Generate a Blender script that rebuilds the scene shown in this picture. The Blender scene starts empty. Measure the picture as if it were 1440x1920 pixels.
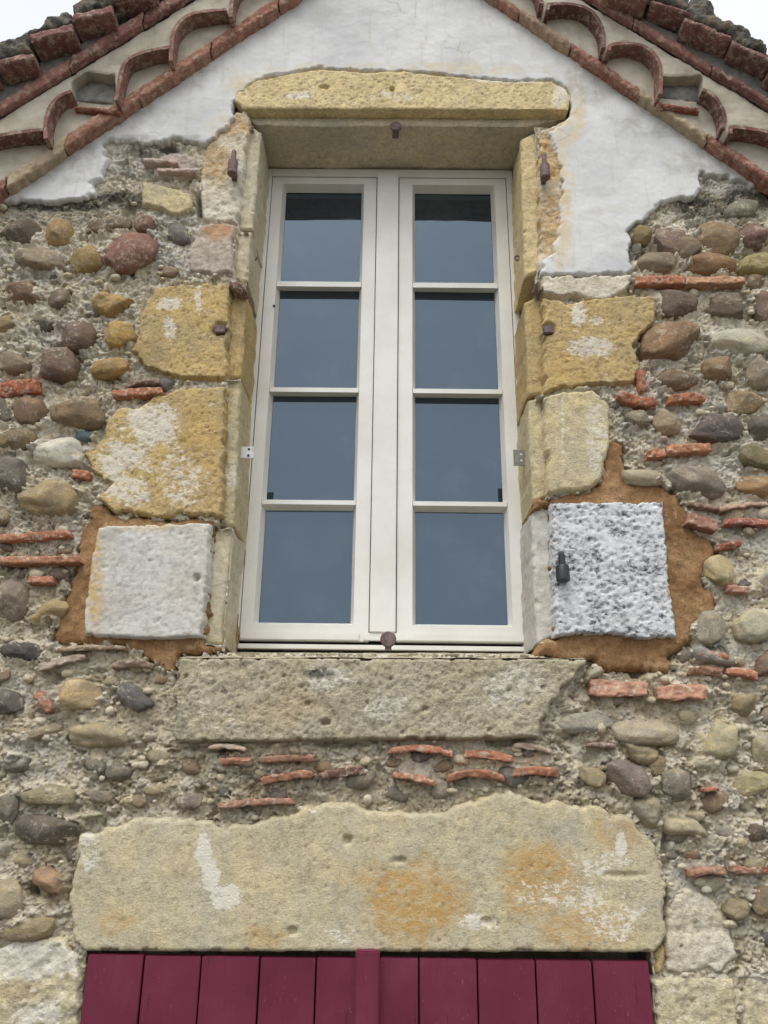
import bpy, bmesh, math, random
import numpy as np
from mathutils import Vector, Matrix
rng = random.Random(7)
SC = bpy.context.scene
COL = SC.collection

# ------------------------------------------------------------------ camera
CAM = np.array([0.0, -2.4, 2.6])
FPX = 1442.0
PITCH, ROLL, YAW = math.radians(18.88), math.radians(0.71), math.radians(-0.32)
FW = np.array([math.sin(YAW)*math.cos(PITCH), math.cos(YAW)*math.cos(PITCH), math.sin(PITCH)])
_r = np.array([math.cos(YAW), -math.sin(YAW), 0.0]); _u = np.cross(_r, FW)
RT = _r*math.cos(ROLL)+_u*math.sin(ROLL); UP = -_r*math.sin(ROLL)+_u*math.cos(ROLL)
cam = bpy.data.cameras.new('camera'); co = bpy.data.objects.new('camera', cam); COL.objects.link(co)
co.matrix_world = Matrix(((RT[0], UP[0], -FW[0], CAM[0]), (RT[1], UP[1], -FW[1], CAM[1]), (RT[2], UP[2], -FW[2], CAM[2]), (0, 0, 0, 1)))
cam.sensor_fit = 'VERTICAL'; cam.sensor_height = 24.0; cam.sensor_width = 18.0
cam.lens = FPX/1920.0*24.0
cam.clip_start = 0.05; cam.clip_end = 500
SC.camera = co

# ------------------------------------------------------------------ overcast daylight
W = bpy.data.worlds.new('World'); SC.world = W; W.use_nodes = True
nt = W.node_tree; nt.nodes.clear()
sky = nt.nodes.new('ShaderNodeTexSky'); sky.sky_type = 'NISHITA'; sky.sun_disc = False
SUN_EL, SUN_AZ = math.radians(62), math.radians(200)      # azimuth measured from +Y (north) clockwise: sun stands in front of the wall
sky.sun_elevation = SUN_EL; sky.sun_rotation = SUN_AZ
sky.air_density = 1.0; sky.dust_density = 6.0; sky.ozone_density = 1.0
hs = nt.nodes.new('ShaderNodeHueSaturation'); hs.inputs['Saturation'].default_value = 0.25
bg = nt.nodes.new('ShaderNodeBackground'); bg.inputs['Strength'].default_value = 0.13
wo = nt.nodes.new('ShaderNodeOutputWorld')
cl_ = nt.nodes.new('ShaderNodeMix'); cl_.data_type = 'RGBA'; cl_.inputs[0].default_value = 0.6; cl_.inputs[7].default_value = (7.2, 7.5, 7.9, 1)   # even cloud deck over the sky
tc = nt.nodes.new('ShaderNodeTexCoord'); cn = nt.nodes.new('ShaderNodeTexNoise'); cn.inputs['Scale'].default_value = 2.2; cn.inputs['Detail'].default_value = 5; nt.links.new(tc.outputs['Generated'], cn.inputs['Vector'])
cr_ = nt.nodes.new('ShaderNodeValToRGB'); cr_.color_ramp.elements[0].position = .3; cr_.color_ramp.elements[0].color = (6.4, 6.7, 7.2, 1); cr_.color_ramp.elements[1].position = .7; cr_.color_ramp.elements[1].color = (8.2, 8.4, 8.7, 1)
nt.links.new(cn.outputs['Fac'], cr_.inputs[0]); nt.links.new(cr_.outputs[0], cl_.inputs[7])
nt.links.new(sky.outputs[0], hs.inputs['Color']); nt.links.new(hs.outputs[0], cl_.inputs[6]); nt.links.new(cl_.outputs[2], bg.inputs['Color']); nt.links.new(bg.outputs[0], wo.inputs[0])
sl = bpy.data.lights.new('sun', 'SUN'); sl.energy = 1.0; sl.angle = math.radians(35); sl.color = (1, 0.97, 0.93)
so = bpy.data.objects.new('sun', sl); COL.objects.link(so)
sd = Vector((math.sin(SUN_AZ)*math.cos(SUN_EL), math.cos(SUN_AZ)*math.cos(SUN_EL), math.sin(SUN_EL)))
so.rotation_euler = sd.to_track_quat('Z', 'Y').to_euler(); so.location = sd*20
SC.view_settings.view_transform = 'Standard'; SC.view_settings.look = 'None'
SC.view_settings.exposure = 0.40; SC.view_settings.gamma = 1.0; SC.view_settings.use_curve_mapping = False
SC.render.engine = 'CYCLES'
SC.cycles.max_bounces = 5; SC.cycles.diffuse_bounces = 3; SC.cycles.glossy_bounces = 3

# ------------------------------------------------------------------ pixel <-> place
def at(px, py, Y=0.0):
    v = FW*FPX+RT*(px-720.0)-UP*(py-960.0); t = (Y-CAM[1])/v[1]
    return CAM[0]+v[0]*t, CAM[2]+v[2]*t
def atv(P, Y=0.0):
    return np.array([at(p[0], p[1], Y) for p in P])
def proj(x, y, z):
    dx, dy, dz = x-CAM[0], y-CAM[1], z-CAM[2]
    w = dx*FW[0]+dy*FW[1]+dz*FW[2]
    return 720+FPX*(dx*RT[0]+dy*RT[1]+dz*RT[2])/w, 960-FPX*(dx*UP[0]+dy*UP[1]+dz*UP[2])/w
def lin(r, g, b, k=1.0, sat=.86):
    l = .3*r+.59*g+.11*b; r, g, b = (l+(v-l)*sat for v in (r, g, b))
    f = lambda c: (c/255/12.92 if c/255 <= .04045 else ((c/255+.055)/1.055)**2.4)*k
    return (f(r), f(g), f(b), 1.0)

# ------------------------------------------------------------------ numpy noise
_T = np.random.RandomState(3).rand(256, 256)
def vnoise(x, z, s=0):
    x = x+s*17.31; z = z+s*9.77
    xi = np.floor(x).astype(int); zi = np.floor(z).astype(int); fx = x-xi; fz = z-zi
    fx = fx*fx*fx*(fx*(fx*6-15)+10); fz = fz*fz*fz*(fz*(fz*6-15)+10)
    a = _T[xi & 255, zi & 255]; b = _T[(xi+1) & 255, zi & 255]; c = _T[xi & 255, (zi+1) & 255]; d = _T[(xi+1) & 255, (zi+1) & 255]
    return (a*(1-fx)+b*fx)*(1-fz)+(c*(1-fx)+d*fx)*fz
def fbm(x, z, f, o=4, g=0.5, s=0):
    t = 0; a = 1; n = 0
    for i in range(o):
        t = t+a*(vnoise(x*f, z*f, s+i*3)*2-1); n += a; a *= g; f *= 2.03
    return t/n
def worley(x, z, f, s=0, full=False):
    x = x*f+s*5.3; z = z*f+s*3.1
    xi = np.floor(x).astype(int); zi = np.floor(z).astype(int); best = np.full(x.shape, 9.0); idv = np.zeros(x.shape); ox = np.zeros(x.shape); oz = np.zeros(x.shape)
    for i in (-1, 0, 1):
        for j in (-1, 0, 1):
            cx = xi+i; cz = zi+j
            jx = _T[(cx*7+s) & 255, (cz*3) & 255]; jz = _T[(cx*5) & 255, (cz*11+s) & 255]
            ex = cx+jx-x; ez = cz+jz-z; d = np.hypot(ex, ez); m = d < best
            ox = np.where(m, ex, ox); oz = np.where(m, ez, oz)
            best = np.where(m, d, best); idv = np.where(m, _T[(cx*13) & 255, (cz*17) & 255], idv)
    return (best, idv, ox, oz) if full else (best, idv)
def sst(a, b, x):
    t = np.clip((x-a)/(b-a), 0, 1); return t*t*(3-2*t)

# ------------------------------------------------------------------ polygons
def resample(P, step):
    P = np.asarray(P, float); out = []
    for a, b in zip(P, np.roll(P, -1, 0)):
        n = max(1, int(round(np.hypot(*(b-a))/step)))
        for k in range(n): out.append(a+(b-a)*k/n)
    return np.array(out)
def chaikin(P, n=1):
    P = np.asarray(P, float)
    for _ in range(n):
        Q = np.roll(P, -1, 0); P = np.stack([P*.75+Q*.25, P*.25+Q*.75], 1).reshape(-1, 2)
    return P
def jagged(P, amp, f, s):
    T = np.roll(P, -1, 0)-np.roll(P, 1, 0); T /= np.maximum(1e-9, np.hypot(T[:, 0], T[:, 1]))[:, None]
    N = np.stack([T[:, 1], -T[:, 0]], 1)
    d = fbm(P[:, 0], P[:, 1], f, 4, .6, s)*amp*1.6
    return P+N*d[:, None]
def sdf(pts, P):
    A = P; B = np.roll(P, -1, 0); D = B-A; L = np.maximum(1e-12, (D**2).sum(1))
    d = np.empty(len(pts)); near = np.empty_like(pts); ch = max(1, int(2.5e6//len(P)))
    for i in range(0, len(pts), ch):
        p = pts[i:i+ch]; ap = p[:, None]-A[None]
        t = np.clip((ap*D).sum(2)/L, 0, 1); q = A+t[..., None]*D
        dd = ((p[:, None]-q)**2).sum(2); k = dd.argmin(1); r = np.arange(len(p))
        c = ((A[:, 1] > p[:, 1:2]) != (B[:, 1] > p[:, 1:2])) & (p[:, 0:1] < (D[:, 0]*(p[:, 1:2]-A[:, 1])/np.where(D[:, 1] == 0, 1e-12, D[:, 1])+A[:, 0]))
        ins = c.sum(1) % 2 == 1
        d[i:i+ch] = np.sqrt(dd[r, k])*np.where(ins, 1, -1); near[i:i+ch] = q[r, k]
    return d, near
def inside(x, z, P):
    P = np.asarray(P, float); r = np.zeros(x.shape, bool)
    for (ax, az), (bx, bz) in zip(P, np.roll(P, -1, 0)):
        if az == bz: continue
        r ^= ((az > z) != (bz > z)) & (x < (bx-ax)*(z-az)/(bz-az)+ax)
    return r

# ------------------------------------------------------------------ mesh making
def raw_mesh(name, V, F, zone=None, smooth=True):
    """V (n,3); F list of arrays (m,k)"""
    me = bpy.data.meshes.new(name); V = np.asarray(V, np.float32)
    F = [np.asarray(f, np.int32) for f in F if len(f)]
    me.vertices.add(len(V)); me.vertices.foreach_set('co', V.ravel())
    nl = sum(f.size for f in F); npg = sum(len(f) for f in F)
    me.loops.add(nl); me.polygons.add(npg)
    me.loops.foreach_set('vertex_index', np.concatenate([f.ravel() for f in F]))
    tot = np.concatenate([np.full(len(f), f.shape[1], np.int32) for f in F])
    st = np.concatenate([[0], np.cumsum(tot)[:-1]]).astype(np.int32)
    me.polygons.foreach_set('loop_start', st)
    me.polygons.foreach_set('use_smooth', np.full(npg, smooth))
    if zone is not None:
        at_ = me.attributes.new('zone', 'FLOAT_COLOR', 'POINT'); at_.data.foreach_set('color', zone.astype(np.float32).ravel())
    me.update(calc_edges=True); me.validate()
    return me
WORLD = {}
def link(name, me, mat=None, parent=None, loc=(0, 0, 0), color=None, label=None, kind=None):
    o = bpy.data.objects.new(name, me); COL.objects.link(o)
    w = Vector(loc); WORLD[o.name] = w; o.location = w
    if parent is not None: o.parent = parent; o.location = w-WORLD.get(parent.name, Vector((0, 0, 0)))
    if mat is not None and me is not None and not me.materials: me.materials.append(mat)
    if color is not None: o.color = color
    if label: o['label'] = label
    if kind: o['kind'] = kind
    return o
def zones_at(x, y, z, zl, s=0):
    q = np.zeros((len(x), 4)); q[:, 3] = 1
    if not zl: return q
    px, py = proj(x, y, z)
    wob = fbm(x, z, 14, 4, .6, 40+s)*.9
    for ch, cx, cy, rx, ry, st in zl:
        r = np.hypot((px-cx)/rx, (py-cy)/ry)
        q[:, ch] = np.maximum(q[:, ch], st*(1-sst(.45, 1.15, r+wob*.5)))
    return q
def relief(name, P, mat, parent, Y=-.01, depth=.04, bevel=.010, res=.006, jag=.004, jf=22, amp=.003, freq=26, pits=(), back=None,
           straight=None, chip=.006, soft=0, zones=(), color=None, label=None, carve=(), skirt_n=1, dome=False, kind=None, tilt=0.0, world=False, streak=0):
    s = rng.randrange(1000)
    P = np.asarray(P, float) if world else atv(P, Y)
    if soft: P = chaikin(P, soft)
    P = resample(P, res*1.3)
    if jag:
        P0 = P; P = jagged(P, jag, jf, s)
        if straight:
            zl, zh = P0[:, 1].min(), P0[:, 1].max(); k_ = np.zeros(len(P))
            if 'b' in straight: k_ = np.maximum(k_, sst(.30, .10, (P0[:, 1]-zl)/(zh-zl)))
            if 't' in straight: k_ = np.maximum(k_, sst(.80, .92, (P0[:, 1]-zl)/(zh-zl)))
            P = P0+(P-P0)*(1-.86*k_)[:, None]
    lo = P.min(0)-res; hi = P.max(0)+res
    nx = int((hi[0]-lo[0])/res)+2; nz = int((hi[1]-lo[1])/res)+2
    gx, gz = np.meshgrid(lo[0]+np.arange(nx)*res, lo[1]+np.arange(nz)*res)
    pts = np.stack([gx.ravel(), gz.ravel()], 1)
    d, near = sdf(pts, P)
    keep = d > -res*.75
    snap = (d < 0) & keep; pts[snap] = near[snap]; d = np.where(snap, 0, d)
    near_e = keep & (d < res*.3); d = np.where(near_e, np.where(snap, 0, d), d)
    x, z = pts[:, 0], pts[:, 1]
    if dome:
        m = max(d.max(), 1e-4); t = np.clip(d/(m*1.02), 0, 1); prof = np.sqrt(1-(1-t)**2)
    else:
        t = np.clip((d-chip*sst(.12, .45, fbm(x, z, 30, 4, .6, s+33))*(d > 0))/bevel, 0, 1); prof = np.sqrt(1-(1-t)**2.2)
    edge = sst(0, bevel*1.2, d)
    y = Y+depth*(1-prof)+amp*fbm(x, z, freq, 5, .66, s)*(.45+.55*edge)*1.7
    if streak: y = y+streak*fbm(x*.35, z, 120, 2, .5, s+9)
    if tilt: y = y+tilt*(z-z.mean())
    for pf, pr, pd, th in pits:
        w, iv = worley(x, z, pf, s % 50); y = y+pd*np.clip(1-w/pr, 0, 1)**.6*(iv < th)*edge
    for cx, cy, rx, ry, dp in carve:
        px, py = proj(x, np.full_like(x, Y), z); r = (abs((px-cx)/rx)**3+abs((py-cy)/ry)**3)**(1/3)+.35*fbm(x, z, 70, 3, .6, int(cx) % 60)
        y = y+dp*(1-sst(.6, 1.1, r))
    idx = -np.ones(nx*nz, int)
    g = np.arange(nx*nz).reshape(nz, nx)
    a, b, c, e = g[:-1, :-1].ravel(), g[:-1, 1:].ravel(), g[1:, 1:].ravel(), g[1:, :-1].ravel()
    Q = np.stack([a, b, c, e], 1); kk = keep[Q]; pos = (d[Q] > 0).any(1)
    full = kk.all(1) & pos; tri = (kk.sum(1) == 3) & pos
    Fq = Q[full]; Ft = np.array([[v for v, k in zip(q, m) if k] for q, m in zip(Q[tri], kk[tri])], int).reshape(-1, 3)
    used = np.unique(np.concatenate([Fq.ravel(), Ft.ravel()])); idx[used] = np.arange(len(used))
    Fq = idx[Fq]; Ft = idx[Ft]; V = np.stack([x, y, z], 1)[used]
    # skirt from the rim back into the wall
    E = np.concatenate([Fq[:, [0, 1]], Fq[:, [1, 2]], Fq[:, [2, 3]], Fq[:, [3, 0]], Ft[:, [0, 1]], Ft[:, [1, 2]], Ft[:, [2, 0]]])
    key = np.sort(E, 1); _, inv, cnt = np.unique(key[:, 0]*10**7+key[:, 1], return_inverse=True, return_counts=True)
    B = E[cnt[inv.ravel()] == 1]
    bk = (Y+depth+.03) if back is None else back
    rim = np.unique(B); Fs = []; prev = {v: v for v in rim}; allV = [V]; n = len(V)
    if back is not None: prev = {v: n+i for i, v in enumerate(rim)}; n += len(rim); allV.append(V[rim].copy())
    cen = V[:, [0, 2]].mean(0)
    for k in range(1, skirt_n+1):
        R = V[rim].copy(); f = k/skirt_n
        if skirt_n > 1 and k < skirt_n+1:
            w = fbm(R[:, 0]*2+R[:, 2]*2, np.full(len(R), k*.13), 9, 3, .5, s+5)*.006
            R[:, 0] += w*np.sign(R[:, 0]-cen[0])*(abs(R[:, 0]-cen[0]) > .3*abs(np.ptp(V[:, 0]))) ; R[:, 2] += w
        R[:, 1] = V[rim, 1]*(1-f)+bk*f
        new = {v: n+i for i, v in enumerate(rim)}; n += len(rim); allV.append(R)
        Fs.append(np.array([[prev[q], prev[p], new[p], new[q]] for p, q in B])); prev = new
    V = np.concatenate(allV)
    zq = zones_at(V[:, 0], V[:, 1], V[:, 2], zones, s % 7)
    c0 = np.array([(lo[0]+hi[0])/2, Y, (lo[1]+hi[1])/2])
    me = raw_mesh(name, V-c0, [Fq, Ft]+Fs, zq)
    return link(name, me, mat, parent, tuple(c0), color, label, kind)

class MB:
    def __init__(s): s.v = []; s.f = []
    def quad(s, *p):
        n = len(s.v); s.v += [tuple(q) for q in p]; s.f.append(tuple(range(n, n+len(p))))
    def box(s, x0, x1, y0, y1, z0, z1):
        n = len(s.v); s.v += [(x, y, z) for x in (x0, x1) for y in (y0, y1) for z in (z0, z1)]
        s.f += [tuple(n+i for i in f) for f in ((0, 1, 3, 2), (4, 6, 7, 5), (0, 4, 5, 1), (2, 3, 7, 6), (0, 2, 6, 4), (1, 5, 7, 3))]
    def prism(s, P, y0, y1):
        n = len(s.v); k = len(P); s.v += [(p[0], y0, p[1]) for p in P]+[(p[0], y1, p[1]) for p in P]
        s.f += [tuple(range(n, n+k)), tuple(range(n+2*k-1, n+k-1, -1))]
        s.f += [(n+i, n+k+i, n+k+(i+1) % k, n+(i+1) % k) for i in range(k)]
    def lathe(s, c, axis, prof, seg=20):
        a = Vector(axis).normalized(); u = a.orthogonal().normalized(); w = a.cross(u); n = len(s.v); c = Vector(c)
        for h, r in prof:
            for k in range(seg):
                t = 2*math.pi*k/seg; s.v.append(tuple(c+a*h+u*math.cos(t)*r+w*math.sin(t)*r))
        for i in range(len(prof)-1):
            for k in range(seg): s.f.append((n+i*seg+k, n+i*seg+(k+1) % seg, n+(i+1)*seg+(k+1) % seg, n+(i+1)*seg+k))
        s.f.append(tuple(n+k for k in range(seg))); s.f.append(tuple(n+(len(prof)-1)*seg+k for k in range(seg-1, -1, -1)))
    def build(s, name, mat, parent, bevel=0, smooth=False, color=None, label=None, seg=2, kind=None):
        V = np.array(s.v); c = (V.min(0)+V.max(0))/2
        me = bpy.data.meshes.new(name); me.from_pydata((V-c).tolist(), [], s.f); me.update()
        bm = bmesh.new(); bm.from_mesh(me); bmesh.ops.remove_doubles(bm, verts=bm.verts, dist=1e-6); bmesh.ops.recalc_face_normals(bm, faces=bm.faces)
        if bevel:
            es = [e for e in bm.edges if len(e.link_faces) == 2 and e.calc_face_angle(0) > .5]
            bmesh.ops.bevel(bm, geom=es, offset=bevel, segments=seg, affect='EDGES', clamp_overlap=True)
        bm.to_mesh(me); bm.free()
        if smooth:
            for p in me.polygons: p.use_smooth = True
            me.set_sharp_from_angle(angle=math.radians(40))
        return link(name, me, mat, parent, tuple(c), color, label, kind)

# ------------------------------------------------------------------ materials
class N:
    def __init__(s, name, rough=.9, spec=.25):
        s.m = bpy.data.materials.new(name); s.m.use_nodes = True; s.t = s.m.node_tree
        s.b = s.t.nodes['Principled BSDF']; s.b.inputs['Roughness'].default_value = rough
        s.b.inputs['Specular IOR Level'].default_value = spec
        s.pos = s.n('ShaderNodeNewGeometry').outputs['Position']
        s.zone = None
    def n(s, t, **k):
        q = s.t.nodes.new(t)
        for a, v in k.items(): setattr(q, a, v)
        return q
    def put(s, sock, v):
        if isinstance(v, (int, float)): sock.default_value = v
        elif isinstance(v, tuple): sock.default_value = v
        else: s.t.links.new(v, sock)
    def noise(s, scale, detail=6, rough=.6, dist=0.0, stretch=None, off=0.0):
        q = s.n('ShaderNodeTexNoise'); q.inputs['Scale'].default_value = scale; q.inputs['Detail'].default_value = detail
        q.inputs['Roughness'].default_value = rough; q.inputs['Distortion'].default_value = dist
        src = s.pos
        if stretch or off:
            m = s.n('ShaderNodeMapping'); s.put(m.inputs['Vector'], s.pos); m.inputs['Scale'].default_value = stretch or (1, 1, 1); m.inputs['Location'].default_value = (off, off*1.7, off*.6); src = m.outputs[0]
        s.put(q.inputs['Vector'], src); return q.outputs['Fac']
    def voro(s, scale, feature='F1', out='Distance', rand=1.0):
        q = s.n('ShaderNodeTexVoronoi', feature=feature); q.inputs['Scale'].default_value = scale; q.inputs['Randomness'].default_value = rand
        s.put(q.inputs['Vector'], s.pos); return q.outputs[out]
    def rng(s, v, a, b, c=0., d=1.):
        q = s.n('ShaderNodeMapRange'); q.interpolation_type = 'SMOOTHSTEP'; s.put(q.inputs[0], v)
        for i, w in enumerate((a, b, c, d)): q.inputs[i+1].default_value = w
        return q.outputs[0]
    def math(s, op, a, b=0.0):
        q = s.n('ShaderNodeMath', operation=op); s.put(q.inputs[0], a); s.put(q.inputs[1], b); return q.outputs[0]
    def mix(s, f, a, b, mode='MIX'):
        q = s.n('ShaderNodeMix', data_type='RGBA', blend_type=mode); s.put(q.inputs[0], f); s.put(q.inputs[6], a); s.put(q.inputs[7], b); return q.outputs[2]
    def ramp(s, v, stops):
        q = s.n('ShaderNodeValToRGB'); e = q.color_ramp.elements
        while len(e) < len(stops): e.new(.5)
        for i, (p, c) in enumerate(stops): e[i].position = p; e[i].color = c
        s.put(q.inputs[0], v); return q.outputs[0]
    def objcol(s): return s.n('ShaderNodeObjectInfo').outputs['Color']
    def z(s, ch):
        if s.zone is None:
            a = s.n('ShaderNodeAttribute', attribute_name='zone'); q = s.n('ShaderNodeSeparateColor'); s.put(q.inputs[0], a.outputs['Color']); s.zone = q
        return s.zone.outputs[ch]
    def bump(s, pairs):
        prev = None
        for h, strength, dist in pairs:
            q = s.n('ShaderNodeBump'); q.inputs['Strength'].default_value = strength; q.inputs['Distance'].default_value = dist
            s.put(q.inputs['Height'], h)
            if prev is not None: s.put(q.inputs['Normal'], prev)
            prev = q.outputs[0]
        s.put(s.b.inputs['Normal'], prev)
    def done(s, col, rough=None):
        s.put(s.b.inputs['Base Color'], col)
        if rough is not None: s.put(s.b.inputs['Roughness'], rough)
        return s.m
K = 1.15
def mat_mortar():
    m = N('lime_mortar', .95, .15)
    n1 = m.noise(9, 8, .65); n2 = m.noise(55, 8, .75); n3 = m.noise(190, 4, .7)
    v = m.math('ADD', m.math('MULTIPLY', n1, .22), m.math('ADD', m.math('MULTIPLY', n2, .38), m.math('MULTIPLY', m.noise(120, 5, .7, .3, None, 5.), .40)))
    al = m.n('ShaderNodeAttribute', attribute_name='zone').outputs['Alpha']
    v = m.math('ADD', v, m.math('MULTIPLY', m.math('SUBTRACT', al, .5), .20))
    c = m.ramp(v, [(.345, lin(150, 134, 102, 1.25)), (.41, lin(202, 186, 150, 1.25)), (.48, lin(218, 204, 172, 1.2)), (.57, lin(230, 221, 199, 1.1))])
    warm = m.math('MULTIPLY', m.z(0), m.rng(n1, .3, .65))
    c = m.mix(warm, c, m.ramp(n2, [(.35, lin(128, 108, 72, K)), (.65, lin(186, 168, 128, K))]))
    c = m.mix(m.math('MULTIPLY', m.z(2), m.rng(n2, .38, .55)), c, lin(205, 203, 196, K))
    c = m.mix(m.math('MULTIPLY', m.z(1), m.rng(n2, .3, .5)), c, m.ramp(n3, [(.4, lin(52, 52, 46)), (.62, lin(118, 114, 102))]))
    m.bump([(n2, .9, .012), (m.noise(105, 5, .75, .5), .9, .005), (n3, .9, .004)])
    return m.done(c)
def mat_cobble():
    m = N('river_cobble', .75, .35)
    oc = m.objcol(); n1 = m.noise(16, 6, .6, .8); n2 = m.noise(70, 6, .7); n3 = m.noise(260, 3, .6)
    band = m.noise(20, 4, .5, 1.2, (.4, .4, 2.2))
    c = m.mix(1.0, oc, m.ramp(n1, [(.3, (.72, .72, .74, 1)), (.5, (1, 1, 1, 1)), (.7, (1.3, 1.24, 1.14, 1))]), 'MULTIPLY')
    c = m.mix(m.rng(band, .5, .62, 0, .45), c, m.mix(1.0, c, (1.35, 1.2, 1.0, 1), 'MULTIPLY'))
    c = m.mix(m.rng(n3, .52, .7, 0, .4), c, lin(72, 66, 60, K))
    dust = m.math('MULTIPLY', m.rng(n2, .47, .64), m.rng(m.noise(11, 7, .7, .5, None, 9.), .50, .64))
    vein = m.math('MULTIPLY', m.rng(m.math('ABSOLUTE', m.math('SUBTRACT', m.noise(9, 3, .5, .8, None, 2.), .5)), 0, .012, 1, 0), m.rng(n1, .42, .6)); c = m.mix(m.math('MULTIPLY', vein, .45), c, lin(196, 186, 164, K))
    c = m.mix(m.math('MULTIPLY', dust, .8), c, m.mix(n3, lin(150, 142, 122, K), lin(206, 198, 180, K)))
    m.bump([(n1, .45, .014), (n2, .8, .006), (n3, .7, .002)])
    return m.done(c)
def mat_brick():
    m = N('old_terracotta', .9, .2)
    oc = m.objcol(); n1 = m.noise(28, 7, .65); n2 = m.noise(120, 6, .7)
    c = m.mix(1.0, oc, m.ramp(n1, [(.3, (.62, .58, .58, 1)), (.5, (1, 1, 1, 1)), (.72, (1.25, 1.3, 1.3, 1))]), 'MULTIPLY')
    c = m.mix(m.rng(n2, .52, .64, 0, .6), c, lin(196, 158, 132, K))
    c = m.mix(m.rng(m.noise(44, 7, .72, 0, None, 3.1), .53, .62, 0, .8), c, lin(186, 176, 156, K))
    m.bump([(n1, .6, .010), (n2, .6, .004)])
    return m.done(c)
def mat_stone(name, a, b, lime=.3, limecol=(208, 198, 176), stain=(172, 128, 62), dark=(70, 68, 62), fine=1.0, rough=.92, grain=.6):
    """cut block: two-tone grain, flakes of lime, stain (zone R), dark growth (zone G), thick lime (zone B)"""
    m = N(name, rough, .2)
    n1 = m.noise(7, 7, .62); n2 = m.noise(42, 8, .72, .3); n3 = m.noise(220, 5, .7); n4 = m.noise(34, 9, .76, .5, (1, 1, 1.7), 2.3)
    c = m.mix(m.rng(n1, .34, .66), a, b)
    big = m.noise(3.6, 6, .6, .6, (1, 1, 1.4), 7.); c = m.mix(m.rng(big, .5, .68, 0, .5), c, m.mix(1.0, c, (.80, .83, .90, 1), 'MULTIPLY')); c = m.mix(m.rng(big, .47, .30, 0, .45), c, m.mix(1.0, c, (1.12, 1.08, .98, 1), 'MULTIPLY'))
    c = m.mix(1.0, c, m.ramp(n2, [(.28, (.66, .64, .6, 1)), (.48, (1, 1, 1, 1)), (.7, (1.22, 1.2, 1.16, 1))]), 'MULTIPLY')
    n5 = m.noise(105, 4, .7, .4, (1, 1, 1.5))
    c = m.mix(min(1.0, fine)*grain, c, m.ramp(n5, [(.34, (.70, .68, .66, 1)), (.5, (1, 1, 1, 1)), (.64, (1.24, 1.22, 1.2, 1))]), 'MULTIPLY')
    c = m.mix(m.rng(n3, .55, .66, 0, .55*fine), c, m.mix(1.0, c, (.5, .47, .43, 1), 'MULTIPLY'))
    c = m.mix(m.math('MULTIPLY', m.z(0), m.rng(n4, .32, .58)), c, m.mix(n2, lin(*stain, K), lin(196, 158, 92, K)))
    n6 = m.noise(62, 8, .8, .4, (1, 1, 1.6), 6.)
    thr = m.math('ADD', m.math('ADD', m.math('MULTIPLY', n4, .5), m.math('MULTIPLY', n6, .5)), m.math('MULTIPLY', m.z(2), .15))
    c = m.mix(m.rng(thr, .635-.09*lime, .665-.08*lime, 0, .85), c, m.mix(n3, lin(*limecol, K), lin(226, 220, 206, K)))
    c = m.mix(m.math('MULTIPLY', m.z(1), m.rng(n2, .36, .52)), c, lin(*dark))
    m.bump([(n2, (.3+.4*grain)*min(1, fine+.1), .010), (n5, .35+.5*grain, .006*fine), (n3, .6, .003*fine), (thr, .3, .006)])
    return m.done(c)
def mat_lichen_block():
    m = N('lichened_limestone', .95, .15)
    n1 = m.noise(20, 8, .7, .3, (1, 1, 1.5)); n2 = m.noise(58, 5, .68, .5, (1, 1, 1.7)); n3 = m.noise(200, 3, .6)
    v = m.math('ADD', m.math('ADD', m.math('MULTIPLY', n1, .35), m.math('MULTIPLY', n2, .5)), m.math('MULTIPLY', m.noise(7, 4, .6, .5, None, 1.7), .15))
    c = m.ramp(v, [(.385, lin(74, 75, 76)), (.435, lin(132, 134, 135, K)), (.475, lin(184, 187, 189, K)), (.60, lin(214, 215, 216, K))])
    c = m.mix(m.rng(m.noise(9, 5, .6, 0, None, 5.), .56, .7, 0, .6), c, lin(150, 146, 134, K))
    c = m.mix(m.z(0), c, lin(190, 165, 120, K))
    m.bump([(v, .6, .007), (n3, .5, .002)])
    return m.done(c)
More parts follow.
